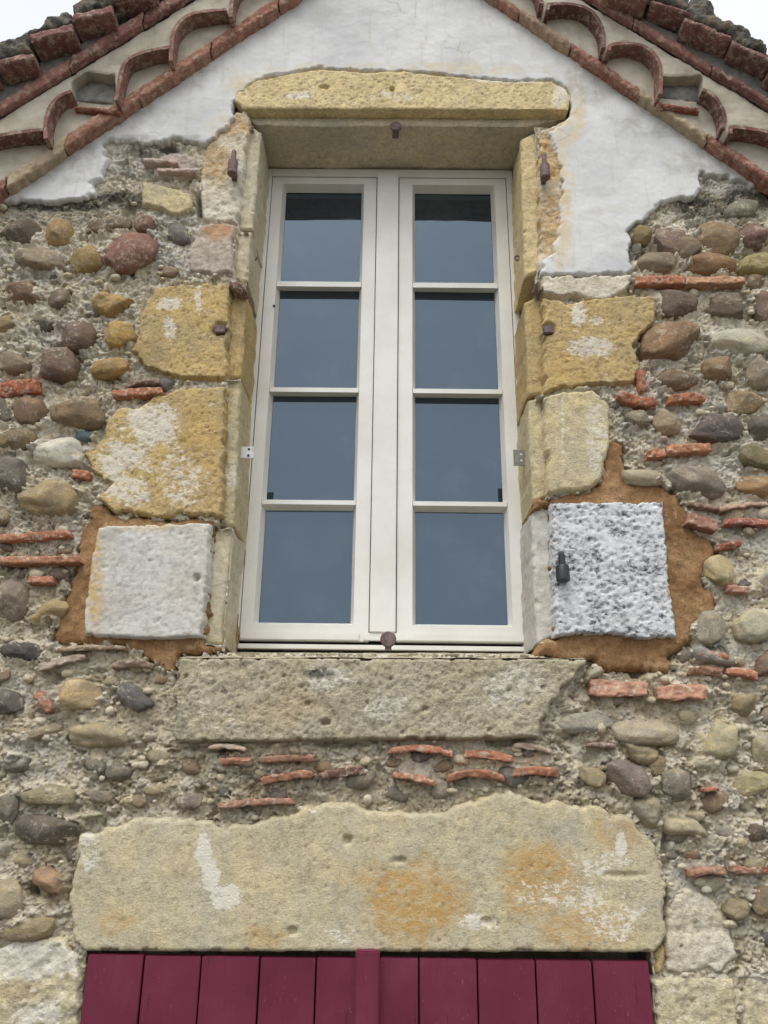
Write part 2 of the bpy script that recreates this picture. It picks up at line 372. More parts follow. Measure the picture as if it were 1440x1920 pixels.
def mat_plaster():
    m = N('white_plaster', .93, .15)
    n1 = m.noise(2.2, 6, .6); n2 = m.noise(16, 7, .65, .5); n3 = m.noise(150, 5, .65)
    c = m.ramp(n1, [(.3, lin(182, 184, 184, K)), (.5, lin(204, 205, 203, K)), (.7, lin(216, 216, 212, K))])
    c = m.mix(m.rng(n2, .50, .68, 0, .5), c, lin(188, 184, 172, K))
    drip = m.noise(14, 6, .65, .3, (3.2, 1, .22), 3.); c = m.mix(m.rng(drip, .54, .68, 0, .35), c, lin(178, 176, 168, K))
    c = m.mix(m.math('MULTIPLY', m.z(0), m.rng(n2, .34, .56)), c, lin(206, 186, 146, K))
    c = m.mix(m.math('MULTIPLY', m.z(1), m.rng(n2, .3, .6)), c, lin(150, 148, 138, K))
    w = m.n('ShaderNodeTexVoronoi', feature='DISTANCE_TO_EDGE'); w.inputs['Scale'].default_value = 2.6
    wv = m.n('ShaderNodeVectorMath', operation='ADD'); nz = m.n('ShaderNodeTexNoise'); nz.inputs['Scale'].default_value = 5; nz.inputs['Detail'].default_value = 6
    m.put(nz.inputs['Vector'], m.pos); sc = m.n('ShaderNodeVectorMath', operation='SCALE'); m.put(sc.inputs[0], nz.outputs['Color']); sc.inputs['Scale'].default_value = .35
    m.put(wv.inputs[0], m.pos); m.put(wv.inputs[1], sc.outputs[0]); m.put(w.inputs['Vector'], wv.outputs[0])
    crack = m.math('MULTIPLY', m.rng(w.outputs['Distance'], .0, .012, 1, 0), m.rng(m.noise(3.5, 3, .5, 0, None, 8.), .5, .6))
    c = m.mix(m.math('MULTIPLY', crack, .4), c, lin(140, 136, 128, K))
    m.bump([(n2, .25, .006), (n3, .35, .0018)])
    return m.done(c)
def mat_plain(name, stops, sc=30, rough=.8, spec=.3, bumps=((30, .3, .003),), stretch=None, metal=0):
    m = N(name, rough, spec); n1 = m.noise(sc, 7, .65, .2, stretch)
    c = m.ramp(n1, stops); m.b.inputs['Metallic'].default_value = metal
    m.bump([(m.noise(s_, 6, .65, 0, stretch, 1.3), a_, d_) for s_, a_, d_ in bumps])
    return m.done(c)
def mat_paint():
    m = N('old_white_paint', .5, .4)
    g = m.noise(8, 6, .6, .3, (6, 6, .7)); f = m.noise(60, 5, .6, 0, (3, 3, .6)); d = m.noise(5, 6, .65)
    c = m.ramp(d, [(.3, lin(207, 205, 194, K)), (.6, lin(219, 218, 211, K))])
    c = m.mix(m.rng(m.noise(30, 9, .8, .2, (1.6, 1.6, .5), 4.), .635, .70, 0, .6), c, lin(164, 156, 136, K))
    m.bump([(g, .12, .004), (f, .15, .0015)])
    return m.done(c)
def mat_shutter():
    m = N('burgundy_paint', .5, .35)
    g = m.noise(10, 7, .65, .4, (5, 5, .35)); d = m.noise(4, 6, .6); sp = m.noise(95, 5, .7, 0, (1, 1, .6)); cr = m.noise(60, 6, .7, .3, (2.2, 2.2, .12))
    c = m.ramp(d, [(.3, lin(98, 34, 54, 1.0, 1)), (.55, lin(110, 40, 62, 1.0, 1)), (.75, lin(120, 54, 75, 1.0, 1))])
    c = m.mix(m.rng(sp, .645, .70, 0, .7), c, lin(150, 100, 114))
    c = m.mix(m.rng(cr, .62, .67, 0, .8), c, lin(48, 22, 30))
    m.bump([(g, .5, .006), (cr, -.8, .004), (sp, .3, .0015)])
    return m.done(c, m.rng(d, .3, .7, .42, .6))
def mat_glass():
    m = N('window_glass', .015, .5)
    m.b.inputs['IOR'].default_value = 2.2
    m.b.inputs['Specular Tint'].default_value = (.62, .80, 1, 1)
    nz = m.noise(3.2, 2, .5); m.bump([(nz, .12, .01)])
    dirt = m.noise(7, 8, .7, .4); sp = m.noise(160, 4, .7)
    c = m.mix(m.rng(dirt, .45, .7, 0, .10), lin(38, 46, 56), lin(130, 128, 120)); c = m.mix(m.rng(sp, .68, .74, 0, .25), c, lin(150, 148, 140))
    return m.done(c, m.rng(dirt, .4, .7, .015, .06))
def mat_rooftile():
    m = N('lichened_roof_tile', .95, .15)
    n1 = m.noise(22, 8, .7); n2 = m.noise(70, 6, .7)
    c = m.ramp(n1, [(.34, lin(58, 56, 52)), (.48, lin(104, 100, 90)), (.56, lin(132, 128, 116)), (.66, lin(150, 118, 70))])
    m.bump([(n1, .9, .02), (n2, .8, .008)])
    return m.done(c)
def mat_verge():
    m = N('verge_terracotta', .85, .25)
    oc = m.objcol(); n1 = m.noise(20, 7, .65); n2 = m.noise(110, 5, .7)
    c = m.mix(1.0, oc, m.ramp(n1, [(.3, (.7, .68, .7, 1)), (.6, (1.15, 1.15, 1.15, 1))]), 'MULTIPLY')
    c = m.mix(m.rng(m.noise(40, 8, .78, .3, None, 2.), .49, .60, 0, .65), c, m.mix(n2, lin(150, 136, 112, K), lin(196, 184, 160, K)))
    m.bump([(n1, .4, .006), (n2, .5, .003)])
    return m.done(c)
def mat_ochre():
    m = N('ochre_mortar', .95, .1); n1 = m.noise(6, 6, .6, .4); n2 = m.noise(34, 8, .72); n3 = m.noise(150, 5, .7); st = m.noise(17, 8, .7, .3, None, 4.)
    c = m.ramp(n1, [(.32, lin(124, 90, 58, K)), (.5, lin(146, 110, 72, K)), (.68, lin(170, 136, 96, K))])
    c = m.mix(1.0, c, m.ramp(n2, [(.3, (.66, .64, .62, 1)), (.5, (1, 1, 1, 1)), (.7, (1.25, 1.24, 1.22, 1))]), 'MULTIPLY')
    c = m.mix(m.rng(st, .56, .66, 0, .6), c, lin(186, 156, 114, K)); c = m.mix(m.rng(n3, .52, .64, 0, .7), c, lin(96, 70, 46, K))
    m.bump([(st, .5, .010), (n2, .6, .006), (n3, .8, .003)])
    return m.done(c)
M = dict(mortar=mat_mortar(), cobble=mat_cobble(), brick=mat_brick(), plaster=mat_plaster(), paint=mat_paint(), shutter=mat_shutter(), glass=mat_glass(),
    lichen=mat_lichen_block(), rooftile=mat_rooftile(), verge=mat_verge(),
    yellow=mat_stone('yellow_sandstone', lin(194, 166, 106, K), lin(176, 154, 108, K), .85, (206, 196, 172)),
    ochre=mat_stone('ochre_lintel_stone', lin(214, 192, 142, 1.22), lin(198, 178, 128, 1.22), .9, (222, 210, 182)),
    worn=mat_stone('worn_beige_stone', lin(196, 182, 142, 1.2), lin(188, 178, 150, 1.2), 1.1, (216, 208, 190)),
    soffit=mat_stone('pale_soffit_stone', lin(196, 184, 152, 1.2), lin(184, 174, 150, 1.2), .3, (206, 198, 178), fine=.7),  # plain grey-beige stone colour
    pale=mat_stone('pale_sandstone', lin(194, 178, 134, 1.2), lin(184, 172, 140, 1.2), .5, (204, 196, 176)),
    white=mat_stone('white_limestone', lin(196, 194, 186, K), lin(184, 179, 166, K), .5, (222, 221, 216), stain=(188, 160, 104), fine=.5, grain=.25),
    pink=mat_stone('pinkish_stone', lin(188, 172, 156, K), lin(176, 164, 150, K), .5, (206, 200, 190), stain=(178, 120, 104)),
    sill=mat_stone('weathered_sill_stone', lin(172, 161, 132, 1.22), lin(180, 171, 147, 1.22), .6, (206, 198, 176), fine=1.2, grain=.85),
    lintel=mat_stone('grey_gold_lintel_stone', lin(190, 176, 138, 1.22), lin(180, 172, 146, 1.22), .4, (216, 208, 190), stain=(182, 138, 74), grain=.35),
    crust=mat_stone('crusted_white_stone', lin(208, 200, 180, 1.2), lin(192, 182, 156, 1.2), 1.0, (214, 208, 194)),
    painted=mat_stone('limewashed_jamb', lin(196, 188, 164, K), lin(182, 170, 138, K), .4, (210, 206, 192), fine=.5),
    ochremortar=mat_ochre(),
    iron=mat_plain('rusty_iron', [(.35, lin(84, 66, 62)), (.6, lin(122, 102, 100)), (.75, lin(142, 118, 112))], 60, .7, .4, ((140, .4, .001),)),
    black=mat_plain('black_painted_iron', [(.3, lin(24, 27, 32)), (.7, lin(44, 48, 54))], 40, .4, .5, ((120, .2, .001),)),
    zinc=mat_plain('dull_zinc', [(.3, lin(104, 102, 92)), (.7, lin(142, 140, 128))], 50, .55, .5, ((120, .2, .001),)),
    steel=mat_plain('bright_steel_plate', [(.35, lin(190, 170, 150)), (.5, lin(205, 206, 208)), (.7, lin(225, 225, 225))], 55, .4, .5, ((90, .2, .001),)),
    gravel=mat_plain('gravel', [(.3, lin(78, 75, 68)), (.7, lin(112, 107, 98))], 9, .95, .1, ((60, .6, .02),)),
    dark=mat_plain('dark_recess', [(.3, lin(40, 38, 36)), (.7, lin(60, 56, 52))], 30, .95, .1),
    cream=mat_plain('cream_render', [(.3, lin(158, 148, 130, K)), (.5, lin(178, 169, 150, K)), (.7, lin(190, 183, 166, K))], 12, .95, .1, ((55, .4, .006), (180, .5, .002))),
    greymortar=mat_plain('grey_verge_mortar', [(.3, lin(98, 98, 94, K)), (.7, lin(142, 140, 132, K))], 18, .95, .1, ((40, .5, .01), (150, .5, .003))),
)

# ------------------------------------------------------------------ ground and house body
def plane(name, x0, x1, y0, y1, z, mat):
    b = MB(); b.quad((x0, y0, z), (x1, y0, z), (x1, y1, z), (x0, y1, z)); o = b.build(name, mat, None); o['kind'] = 'structure'; return o
plane('ground', -200, 200, -200, 200, 0.0, M['gravel'])

house = bpy.data.objects.new('house', None); COL.objects.link(house); house.location = (0, 0, 0)
house['label'] = 'old rubble stone gable house with white french window above burgundy shutters'; house['category'] = 'house'

# ------------------------------------------------------------------ stone outlines, traced on the photograph
LINTEL = [(454, 202), (452, 196), (440, 188), (446, 172), (482, 152), (522, 142), (600, 129), (680, 136), (760, 134), (850, 144), (950, 153), (1035, 152), (1060, 166), (1070, 184), (1067, 196), (1066, 205)]
SILL = [(336, 1231), (600, 1232), (900, 1233), (1106, 1233), (1099, 1250), (1088, 1256), (1079, 1276), (1060, 1288), (1052, 1308), (1034, 1320), (1029, 1343), (1016, 1350), (1014, 1384), (880, 1388), (700, 1388), (500, 1391), (332, 1393), (321, 1380), (324, 1290)]
BIGL = [(146, 1565), (250, 1537), (340, 1528), (372, 1536), (410, 1546), (480, 1543), (540, 1527), (606, 1503), (650, 1505), (690, 1517), (760, 1522), (830, 1520), (880, 1500), (930, 1482), (985, 1490), (1060, 1508), (1130, 1514), (1185, 1537), (1222, 1575), (1240, 1625), (1254, 1660), (1248, 1700), (1254, 1752), (1244, 1772), (1230, 1789), (700, 1788), (160, 1787), (134, 1770), (128, 1690), (136, 1625)]
BLOCKS = {
 'L0': [(262, 338), (310, 346), (362, 362), (362, 392), (335, 403), (300, 392), (264, 384)],
 'LR': [(383, 285), (405, 250), (440, 210), (468, 200), (468, 240), (447, 422), (380, 410), (372, 345)],
 'L1': [(362, 440), (378, 420), (405, 416), (440, 420), (437, 512), (400, 516), (350, 505), (352, 470)],
 'L2': [(290, 541), (330, 532), (385, 530), (420, 530), (432, 540), (428, 640), (425, 712), (350, 708), (300, 697), (265, 682), (247, 655), (258, 625), (262, 590), (278, 558)],
 'L3': [(292, 742), (340, 727), (424, 724), (420, 850), (414, 964), (330, 966), (235, 964), (200, 950), (186, 932), (208, 905), (168, 882), (160, 850), (186, 828), (200, 790), (215, 770), (255, 764)],
 'L4': [(181, 984), (300, 980), (397, 978), (390, 1080), (380, 1194), (290, 1197), (154, 1193), (162, 1090)],
 'RR': [(1008, 246), (1040, 234), (1074, 212), (1066, 300), (1064, 420), (1052, 470), (1024, 505), (1008, 512)],
 'R2': [(1016, 552), (1060, 566), (1100, 561), (1160, 553), (1222, 552), (1234, 578), (1230, 606), (1206, 625), (1188, 645), (1202, 682), (1196, 716), (1120, 722), (1060, 728), (1020, 736)],
 'R3': [(1021, 741), (1060, 732), (1112, 730), (1148, 760), (1146, 830), (1130, 900), (1108, 914), (1027, 928)],
 'R4': [(1032, 940), (1245, 938), (1252, 1000), (1258, 1080), (1272, 1196), (1210, 1198), (1160, 1190), (1042, 1192)],
 'R5': [(1253, 1700), (1262, 1672), (1292, 1663), (1340, 1690), (1372, 1740), (1382, 1790), (1350, 1822), (1250, 1826), (1246, 1765)],
 'R6': [(1226, 1838), (1300, 1828), (1383, 1830), (1386, 1990), (1234, 1990)],
 'R7': [(1392, 1832), (1440, 1836), (1560, 1836), (1560, 1990), (1396, 1990)],
 'R8': [(1226, 1788), (1246, 1766), (1252, 1800), (1243, 1830), (1228, 1832)],
 'BL1': [(-90, 1775), (0, 1772), (62, 1755), (122, 1760), (152, 1792), (153, 1840), (148, 1920), (143, 1990), (-90, 1990)],
}
STRIPS = {  # rebated inner strips of the jambs, Y .035
 'sl1': [(464, 232), (489, 248), (484, 320), (474, 431), (446, 430), (452, 330)],
 'sl2': [(446, 432), (472, 433), (464, 526), (438, 522), (440, 470)],
 'sl3': [(430, 546), (463, 548), (457, 640), (452, 706), (425, 708)],
 'sl4': [(425, 712), (452, 708), (446, 830), (438, 985), (405, 985), (414, 960)],
 'sl5': [(400, 992), (436, 990), (424, 1100), (416, 1208), (382, 1204), (392, 1090)],
 'sr1': [(976, 262), (1004, 248), (1010, 350), (1014, 508), (984, 520), (980, 380)],
 'sr2': [(984, 566), (1016, 552), (1020, 640), (1021, 738), (990, 742), (986, 650)],
 'sr3': [(990, 750), (1019, 744), (1024, 840), (1027, 930), (1000, 940), (994, 850)],
 'sr4': [(998, 956), (1031, 946), (1037, 1080), (1044, 1192), (1008, 1206), (1000, 1080)],
}
OCH_L = [(183, 932), (200, 952), (232, 968), (330, 972), (412, 968), (404, 984), (398, 1000), (392, 1100), (384, 1204), (430, 1216), (334, 1231), (327, 1268), (300, 1252), (262, 1226), (225, 1212), (96, 1206), (104, 1160), (128, 1100), (142, 1050), (150, 985)]
OCH_R = [(1138, 828), (1162, 828), (1178, 882), (1240, 905), (1270, 925), (1290, 962), (1302, 992), (1338, 1020), (1348, 1045), (1322, 1062), (1326, 1100), (1344, 1118), (1342, 1150), (1304, 1170), (1300, 1200), (1262, 1228), (1262, 1262), (1200, 1262), (1142, 1264), (1112, 1240), (1000, 1230), (1008, 1210), (1044, 1194), (1036, 1060), (1031, 944), (1000, 956), (1004, 938), (1100, 922), (1128, 902)]
PLASTER = [(-160, 392), (-40, 378), (40, 374), (100, 377), (150, 372), (182, 358), (172, 342), (190, 330), (197, 312), (203, 295), (193, 272), (205, 260), (240, 262), (275, 268), (300, 262), (335, 256), (355, 266), (385, 268), (400, 262), (408, 248), (425, 240), (439, 215), (437, 190), (452, 168), (482, 150), (520, 139), (600, 126), (680, 133), (760, 131), (850, 141), (950, 150), (1035, 149), (1062, 163), (1073, 190), (1068, 222), (1048, 236), (1032, 250), (1040, 280), (1050, 300), (1055, 340), (1049, 380), (1054, 410), (1046, 440), (1034, 470), (1016, 490), (1014, 513), (1100, 513), (1186, 508), (1182, 480), (1185, 455), (1176, 432), (1190, 415), (1215, 405), (1228, 392), (1240, 378), (1270, 370), (1300, 366), (1320, 352), (1308, 335), (1316, 322), (1345, 326), (1372, 332), (1410, 345), (1450, 352), (1620, 440), (1620, 380), (980, -60), (480, -60), (-160, 380)]
PATCH = [(1015, 516), (1100, 516), (1186, 512), (1184, 530), (1168, 545), (1150, 556), (1128, 563), (1100, 560), (1078, 550), (1055, 556), (1030, 552), (1016, 548)]
WIN = [(476, 225), (1002, 228), (1010, 1225), (420, 1222)]
DOOR = [(164, 1768), (1222, 1768), (1240, 2080), (130, 2080)]

# cobbles: centre, radii, angle (deg, clockwise in the picture), colour
COB = [
 (38,435,36,19,0,96,86,78),(113,440,23,23,0,140,116,82),(204,425,42,13,-8,106,93,78),(271,420,18,19,0,106,82,72),(248,476,50,34,-15,128,92,84),(77,492,45,24,5,128,117,100),(163,490,33,21,-20,136,116,78),
 (41,555,33,22,-15,112,90,72),(118,562,26,17,-15,106,96,82),(12,612,20,20,0,122,108,82),(83,607,26,14,-5,86,81,73),(148,631,30,30,10,102,84,77),(228,628,27,24,10,160,130,76),(25,680,33,21,3,126,113,96),
 (108,682,38,31,15,108,90,82),(207,690,34,20,-10,152,122,76),(8,770,16,22,0,102,94,87),(60,772,30,26,5,114,92,76),(147,775,48,27,5,120,101,80),(103,520,10,6,0,84,80,76),
 (30,828,37,20,-8,122,107,83),(115,848,44,27,3,190,186,174),(20,895,31,33,10,102,96,92),(95,936,57,33,5,142,127,100),(5,970,15,17,0,132,122,102),(25,1126,30,38,20,122,110,100),(160,818,17,10,10,78,98,108),
 (42,1222,39,18,5,76,73,76),(92,1150,36,17,-25,160,142,104),(145,1303,42,26,-5,162,144,113),(255,1310,37,19,35,96,93,96),(15,1318,28,22,10,92,87,84),(60,1372,55,17,-5,138,128,110),(185,1375,50,24,-3,142,132,110),
 (33,1432,22,16,0,102,97,90),(175,1435,22,14,15,112,107,100),(222,1448,25,15,5,106,101,93),(92,1492,50,20,8,128,122,100),(183,1495,27,13,5,120,113,99),(357,1503,24,14,3,117,107,101),(257,1503,17,11,0,126,112,92),
 (92,1555,54,26,2,96,89,83),(12,1515,20,30,0,117,112,102),(92,1650,31,21,20,142,117,97),(15,1690,36,40,0,142,132,113),(50,1740,55,24,-15,137,124,99),(133,1605,8,14,0,92,87,80),
 (1205,442,19,18,5,122,107,74),(1256,455,33,26,25,118,100,88),(1284,470,28,24,0,120,104,88),(1347,447,42,26,25,132,114,91),(1410,445,27,22,0,110,86,82),(1230,497,37,19,-3,122,112,96),(1335,497,47,20,0,128,102,79),
 (1268,571,38,23,10,102,89,81),(1362,575,33,23,10,107,97,86),(1432,578,18,28,-10,112,94,86),(1258,643,50,34,2,124,99,78),(1385,645,50,27,10,168,165,150),(1343,697,28,22,-10,130,107,83),(1268,710,38,18,0,117,102,86),
 (1425,700,25,30,0,127,120,107),(1393,758,33,21,0,132,114,86),(1350,803,52,25,2,93,83,83),(1424,805,26,24,-5,102,96,89),(1193,785,22,14,0,127,120,107),(1248,795,25,20,20,142,127,107),
 (1204,895,36,15,8,152,142,120),(1300,902,55,27,12,122,114,106),(1420,912,38,18,3,142,113,80),(1420,858,32,20,25,112,107,82),(1346,1073,26,27,0,162,150,117),(1330,1180,28,31,20,148,142,127),(1418,1175,42,29,-8,162,157,137),
 (1439,1085,18,22,0,172,167,152),(1437,1247,18,28,20,122,104,92),(1097,1356,50,18,-5,142,140,132),(1211,1376,60,27,3,152,144,130),(1180,1460,48,31,22,116,106,101),(1268,1467,34,33,0,116,111,103),(1108,1458,26,18,15,142,132,107),
 (1398,1322,24,19,5,132,120,97),(1350,1390,33,40,15,157,150,124),(1432,1405,20,33,0,152,147,127),(1412,1470,38,21,-8,152,144,112),(1232,1437,18,20,-30,122,110,90),(1070,1325,15,8,0,122,124,120),(1415,1560,18,16,0,98,88,78),
 (1432,1690,25,28,0,117,104,87),(1380,1705,22,20,0,132,122,102),(1195,470,10,14,0,96,94,84),(1390,395,30,16,0,120,116,104),(1355,515,12,6,0,150,144,130),(1440,965,20,16,0,150,146,134),(1290,1345,20,14,10,150,142,120),(1320,1435,18,12,0,150,146,128),
 (60,905,14,9,20,128,118,100),(210,1280,18,10,-10,132,124,104),(300,1420,24,14,10,140,132,112),(20,1420,14,10,0,130,122,104),(290,1480,20,10,0,140,130,106),(1330,1295,16,10,0,146,138,118),(1415,1620,20,12,-5,140,132,112),(1300,1530,18,12,0,150,142,122)]

# ------------------------------------------------------------------ gable wall: bed of rubble mortar
def mortar_wall():
    R = .0039
    x0, x1 = -1.75, 1.75; z0 = 1.72
    nx = int((x1-x0)/R); nz = int((5.55-z0)/R)
    gx, gz = np.meshgrid(x0+np.arange(nx+1)*R, z0+np.arange(nz+1)*R); x = gx.ravel(); z = gz.ravel()
    px, py = proj(x, np.zeros_like(x), z)
    rake = 362-.672*np.maximum(0, np.minimum(px, 1440-px)+4)      # nothing needed above the plaster rim
    keep = (py > 235) & ~inside(px, py, WIN) & ~inside(px, py, DOOR)
    keep &= ~((px > 480) & (px < 990) & (py < 300))
    deep = np.zeros(x.shape, bool)
    for P in list(BLOCKS.values())+list(STRIPS.values())+[LINTEL, SILL, BIGL]: deep |= inside(px, py, P)
    pl = inside(px, py, PLASTER)
    # fresh ochre mortar is a skin of its own
    s1 = fbm(x, z, 5, 3, .5, 1); s2 = fbm(x, z, 17, 4, .55, 2); s4 = fbm(x, z, 95, 3, .6, 4)
    wx_ = x+.010*fbm(x, z, 28, 3, .6, 31); wz_ = z+.010*fbm(x, z, 28, 3, .6, 37)
    flat = 1-.65*sst(.0, .3, fbm(x, z, 6, 3, .55, 51)); y = .0125-.010*s1-.010*s2*(.4+.6*flat)-.005*s4*flat; tone = np.zeros(x.shape)
    for f_, amp_, thr_, sd in ((19, .011, .40, 3), (42, .007, .35, 9), (88, .0045, .3, 15)):
        w, iv, ox, oz = worley(wx_, wz_*1.25, f_, sd, True)
        plat = np.clip((.60-w)*3.6, 0, 1)*(iv > thr_)
        a_ = iv*40 % 6.28; y -= flat*plat*amp_*(.35+.65*(iv*7 % 1))*(1+.9*(ox*np.cos(a_)+oz*np.sin(a_)))
        tone += plat*((iv*23 % 1)-.35)*(.5 if f_ > 50 else .8)
    y += .015*flat*sst(.22, .42, fbm(wx_, wz_*1.4, 36, 4, .6, 21))
    y += .008*flat*sst(.10, .0, abs(fbm(wx_, wz_*1.3, 46, 3, .55, 23)))*sst(-.1, .2, fbm(x, z, 12, 3, .5, 29))+.006*sst(.12, .0, abs(fbm(wx_, wz_*1.2, 95, 2, .5, 25)))
    for c_ in COB:                                    # mortar lips up against the cobbles
        bx = (px > c_[0]-c_[2]*1.6-6) & (px < c_[0]+c_[2]*1.6+6) & (py > c_[1]-c_[2]*1.6-6) & (py < c_[1]+c_[2]*1.6+6); ii = np.nonzero(bx)[0]
        if not len(ii): continue
        a_ = math.radians(c_[4]); dx = px[ii]-c_[0]; dy = py[ii]-c_[1]; u = (dx*math.cos(a_)+dy*math.sin(a_))/c_[2]; w = (-dx*math.sin(a_)+dy*math.cos(a_))/c_[3]; r = np.hypot(u, w)
        y[ii] -= .013*sst(1.5, .95, r)*sst(-.25, .2, s2[ii]+.2*(w > 0)+.3*s1[ii])
    for cx, cy, rx, ry, dp in [(312, 273, 16, 9, .05), (62, 1672, 14, 11, .07), (1212, 622, 14, 22, .05), (1205, 660, 10, 14, .04), (1000, 540, 16, 16, .03), (240, 400, 12, 22, .03), (137, 1384, 12, 10, .05),
            (1228, 1508, 6, 14, .04), (1315, 1100, 8, 10, .02), (372, 385, 6, 26, .03), (1325, 640, 8, 8, .04), (1118, 735, 10, 8, .03), (1160, 1360, 60, 6, .01), (950, 1392, 40, 8, .04), (640, 1396, 60, 6, .03), (1250, 1600, 8, 40, .04), (1250, 1720, 6, 60, .04), (1240, 1430, 5, 50, .015), (400, 1404, 60, 6, .02)]:
        r = np.hypot((px-cx)/rx, (py-cy)/ry)+s4*.25; y += dp*(1-sst(.6, 1.25, r))
    q1 = px+26*fbm(x, z, 26, 4, .6, 61); q2 = py+26*fbm(x, z, 26, 4, .6, 67); y += .035*(inside(q1, q2, OCH_L) | inside(q1, q2, OCH_R)); dk = deep.reshape(nz+1, nx+1).copy()
    for _ in range(3): e2 = dk.copy(); e2[1:] &= dk[:-1]; e2[:-1] &= dk[1:]; e2[:, 1:] &= dk[:, :-1]; e2[:, :-1] &= dk[:, 1:]; dk = e2
    for P in STRIPS.values(): dk |= inside(px, py, P).reshape(nz+1, nx+1)
    rim_ = deep & ~dk.ravel(); y = np.where(rim_, np.clip(y, .006, .02), y); y = np.where(dk.ravel(), np.maximum(y, .03)+.012, y); y = np.where(pl, np.maximum(y, .012), y)
    Zl = [  # channel, centre, radii, strength: 0 warm, 1 dark growth and shade painted along the plaster edge, 2 lime white
        (0, 60, 1130, 130, 90, .7), (0, 700, 1500, 620, 60, .75), (0, 150, 1640, 160, 120, .8), (0, 180, 1330, 240, 140, .45), (0, 1180, 1330, 120, 130, .7), (0, 1060, 1520, 120, 60, .7), (0, 400, 1430, 300, 60, .5), (0, 60, 950, 100, 60, .3), (0, 1340, 1700, 120, 140, .3), (0, 1230, 1440, 120, 80, .5),
        (1, 90, 385, 190, 16, .95), (1, 220, 372, 60, 16, .9), (1, 1300, 378, 70, 24, .9), (1, 1400, 375, 90, 22, .9), (1, 1200, 420, 22, 70, .6), (1, 1330, 395, 110, 26, .7), (1, 1235, 535, 100, 14, .5), (1, 130, 410, 160, 22, .4), (1, 290, 282, 60, 16, .5), (1, 1180, 440, 14, 60, .6), (1, 385, 385, 14, 40, .7),
        (2, 320, 440, 70, 70, .8), (2, 265, 300, 90, 50, .8), (2, 330, 480, 60, 50, .8), (2, 70, 490, 120, 50, .5), (2, 80, 860, 120, 60, .35), (2, 60, 1420, 140, 60, .35), (2, 100, 1010, 120, 50, .35), (2, 1360, 345, 60, 24, .9), (2, 1380, 650, 80, 50, .4), (2, 1260, 760, 120, 90, .5), (2, 1350, 880, 120, 50, .55), (2, 1390, 1000, 80, 50, .5), (2, 40, 1300, 60, 40, .5), (2, 1400, 1200, 90, 70, .35), (2, 1330, 1650, 90, 60, .5), (2, 1200, 780, 60, 60, .5), (2, 120, 640, 120, 50, .55), (2, 1400, 560, 50, 40, .4)]
    zq = zones_at(x, y, z, Zl); zq[:, 3] = np.clip(.5+tone, 0, 1)
    g = np.arange((nx+1)*(nz+1)).reshape(nz+1, nx+1)
    Q = np.stack([g[:-1, :-1].ravel(), g[:-1, 1:].ravel(), g[1:, 1:].ravel(), g[1:, :-1].ravel()], 1)
    hid = deep | pl
    # drop what lies well under the plaster or the blocks
    er = hid.reshape(nz+1, nx+1).copy()
    for _ in range(4):
        e2 = er.copy(); e2[1:] &= er[:-1]; e2[:-1] &= er[1:]; e2[:, 1:] &= er[:, :-1]; e2[:, :-1] &= er[:, 1:]; er = e2
    ok = keep & ~er.ravel()
    Q = Q[ok[Q].all(1)]; used = np.unique(Q); idx = -np.ones(len(x), int); idx[used] = np.arange(len(used))
    me = raw_mesh('gable_wall', np.stack([x, y, z], 1)[used], [idx[Q]], zq[used])
    return link('gable_wall', me, M['mortar'], house)
wall = mortar_wall()

def apex_x(): return -.005
# wall core behind everything, with the window and the door left open
b = MB()
lx, rx_ = -2.35, 2.35
b.box(lx, -.80, .07, .45, 0, 4.2); b.box(.80, rx_, .07, .45, 0, 4.2)
b.box(-.80, .80, .12, .45, 2.2, 2.88)
b.box(-.80, -.56, .07, .45, 2.88, 5.10); b.box(.56, .80, .07, .45, 2.88, 5.10)
b.box(lx, -1.15, .03, .07, 0, 1.74); b.box(1.15, rx_, .03, .07, 0, 1.74)
b.prism([(-.80, 5.14), (.80, 5.14), (.80, 5.5), (0, 6.28), (-.80, 5.5)], .06, .45)
b.prism([(lx, 4.2), (-.80, 4.2), (-.80, 5.5), (lx, 4.0)], .07, .45); b.prism([(rx_, 4.2), (.80, 4.2), (.80, 5.5), (rx_, 4.0)], .07, .45)
b.build('wall_core', M['greymortar'], house)
b = MB(); b.box(lx, lx+.3, .45, 7, 0, 3.9); b.box(rx_-.3, rx_, .45, 7, 0, 3.9); b.prism([(lx, 0), (rx_, 0), (rx_, 3.9), (0, 6.2), (lx, 3.9)], 6.7, 7.0)
b.build('side_wall', M['cream'], house)
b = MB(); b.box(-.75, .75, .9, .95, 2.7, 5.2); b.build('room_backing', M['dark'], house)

# ------------------------------------------------------------------ plaster and mortar skins
relief('plaster', PLASTER, M['plaster'], wall, Y=-.012, depth=.010, bevel=.003, res=.006, jag=.011, jf=42, amp=.003, freq=7, zones=[
    (0, 430, 330, 30, 120, .5), (0, 420, 260, 40, 50, .8), (0, 1050, 360, 26, 160, .8), (0, 1075, 210, 26, 60, .8), (0, 470, 160, 60, 26, .7), (0, 760, 130, 330, 14, .5),
    (1, 60, 330, 120, 30, .5), (1, 250, 180, 200, 20, .0), (1, 130, 290, 90, 40, .6), (1, 330, 140, 90, 40, .5), (1, 230, 210, 90, 40, .5), (1, 1130, 160, 90, 40, .5), (1, 1230, 230, 90, 40, .5), (1, 1330, 300, 90, 40, .6), (1, 360, 262, 30, 12, .8), (1, 240, 258, 60, 10, .6), (1, 1380, 330, 60, 30, .6), (1, 1400, 300, 60, 30, .4), (1, 1200, 150, 200, 14, .3)],
    label='smooth white plaster broken away below the gable')
relief('plaster_patch', PATCH, M['crust'], wall, Y=-.012, depth=.03, bevel=.008, res=.006, jag=.006, amp=.004, freq=22, label='cream mortar patch under the plaster')
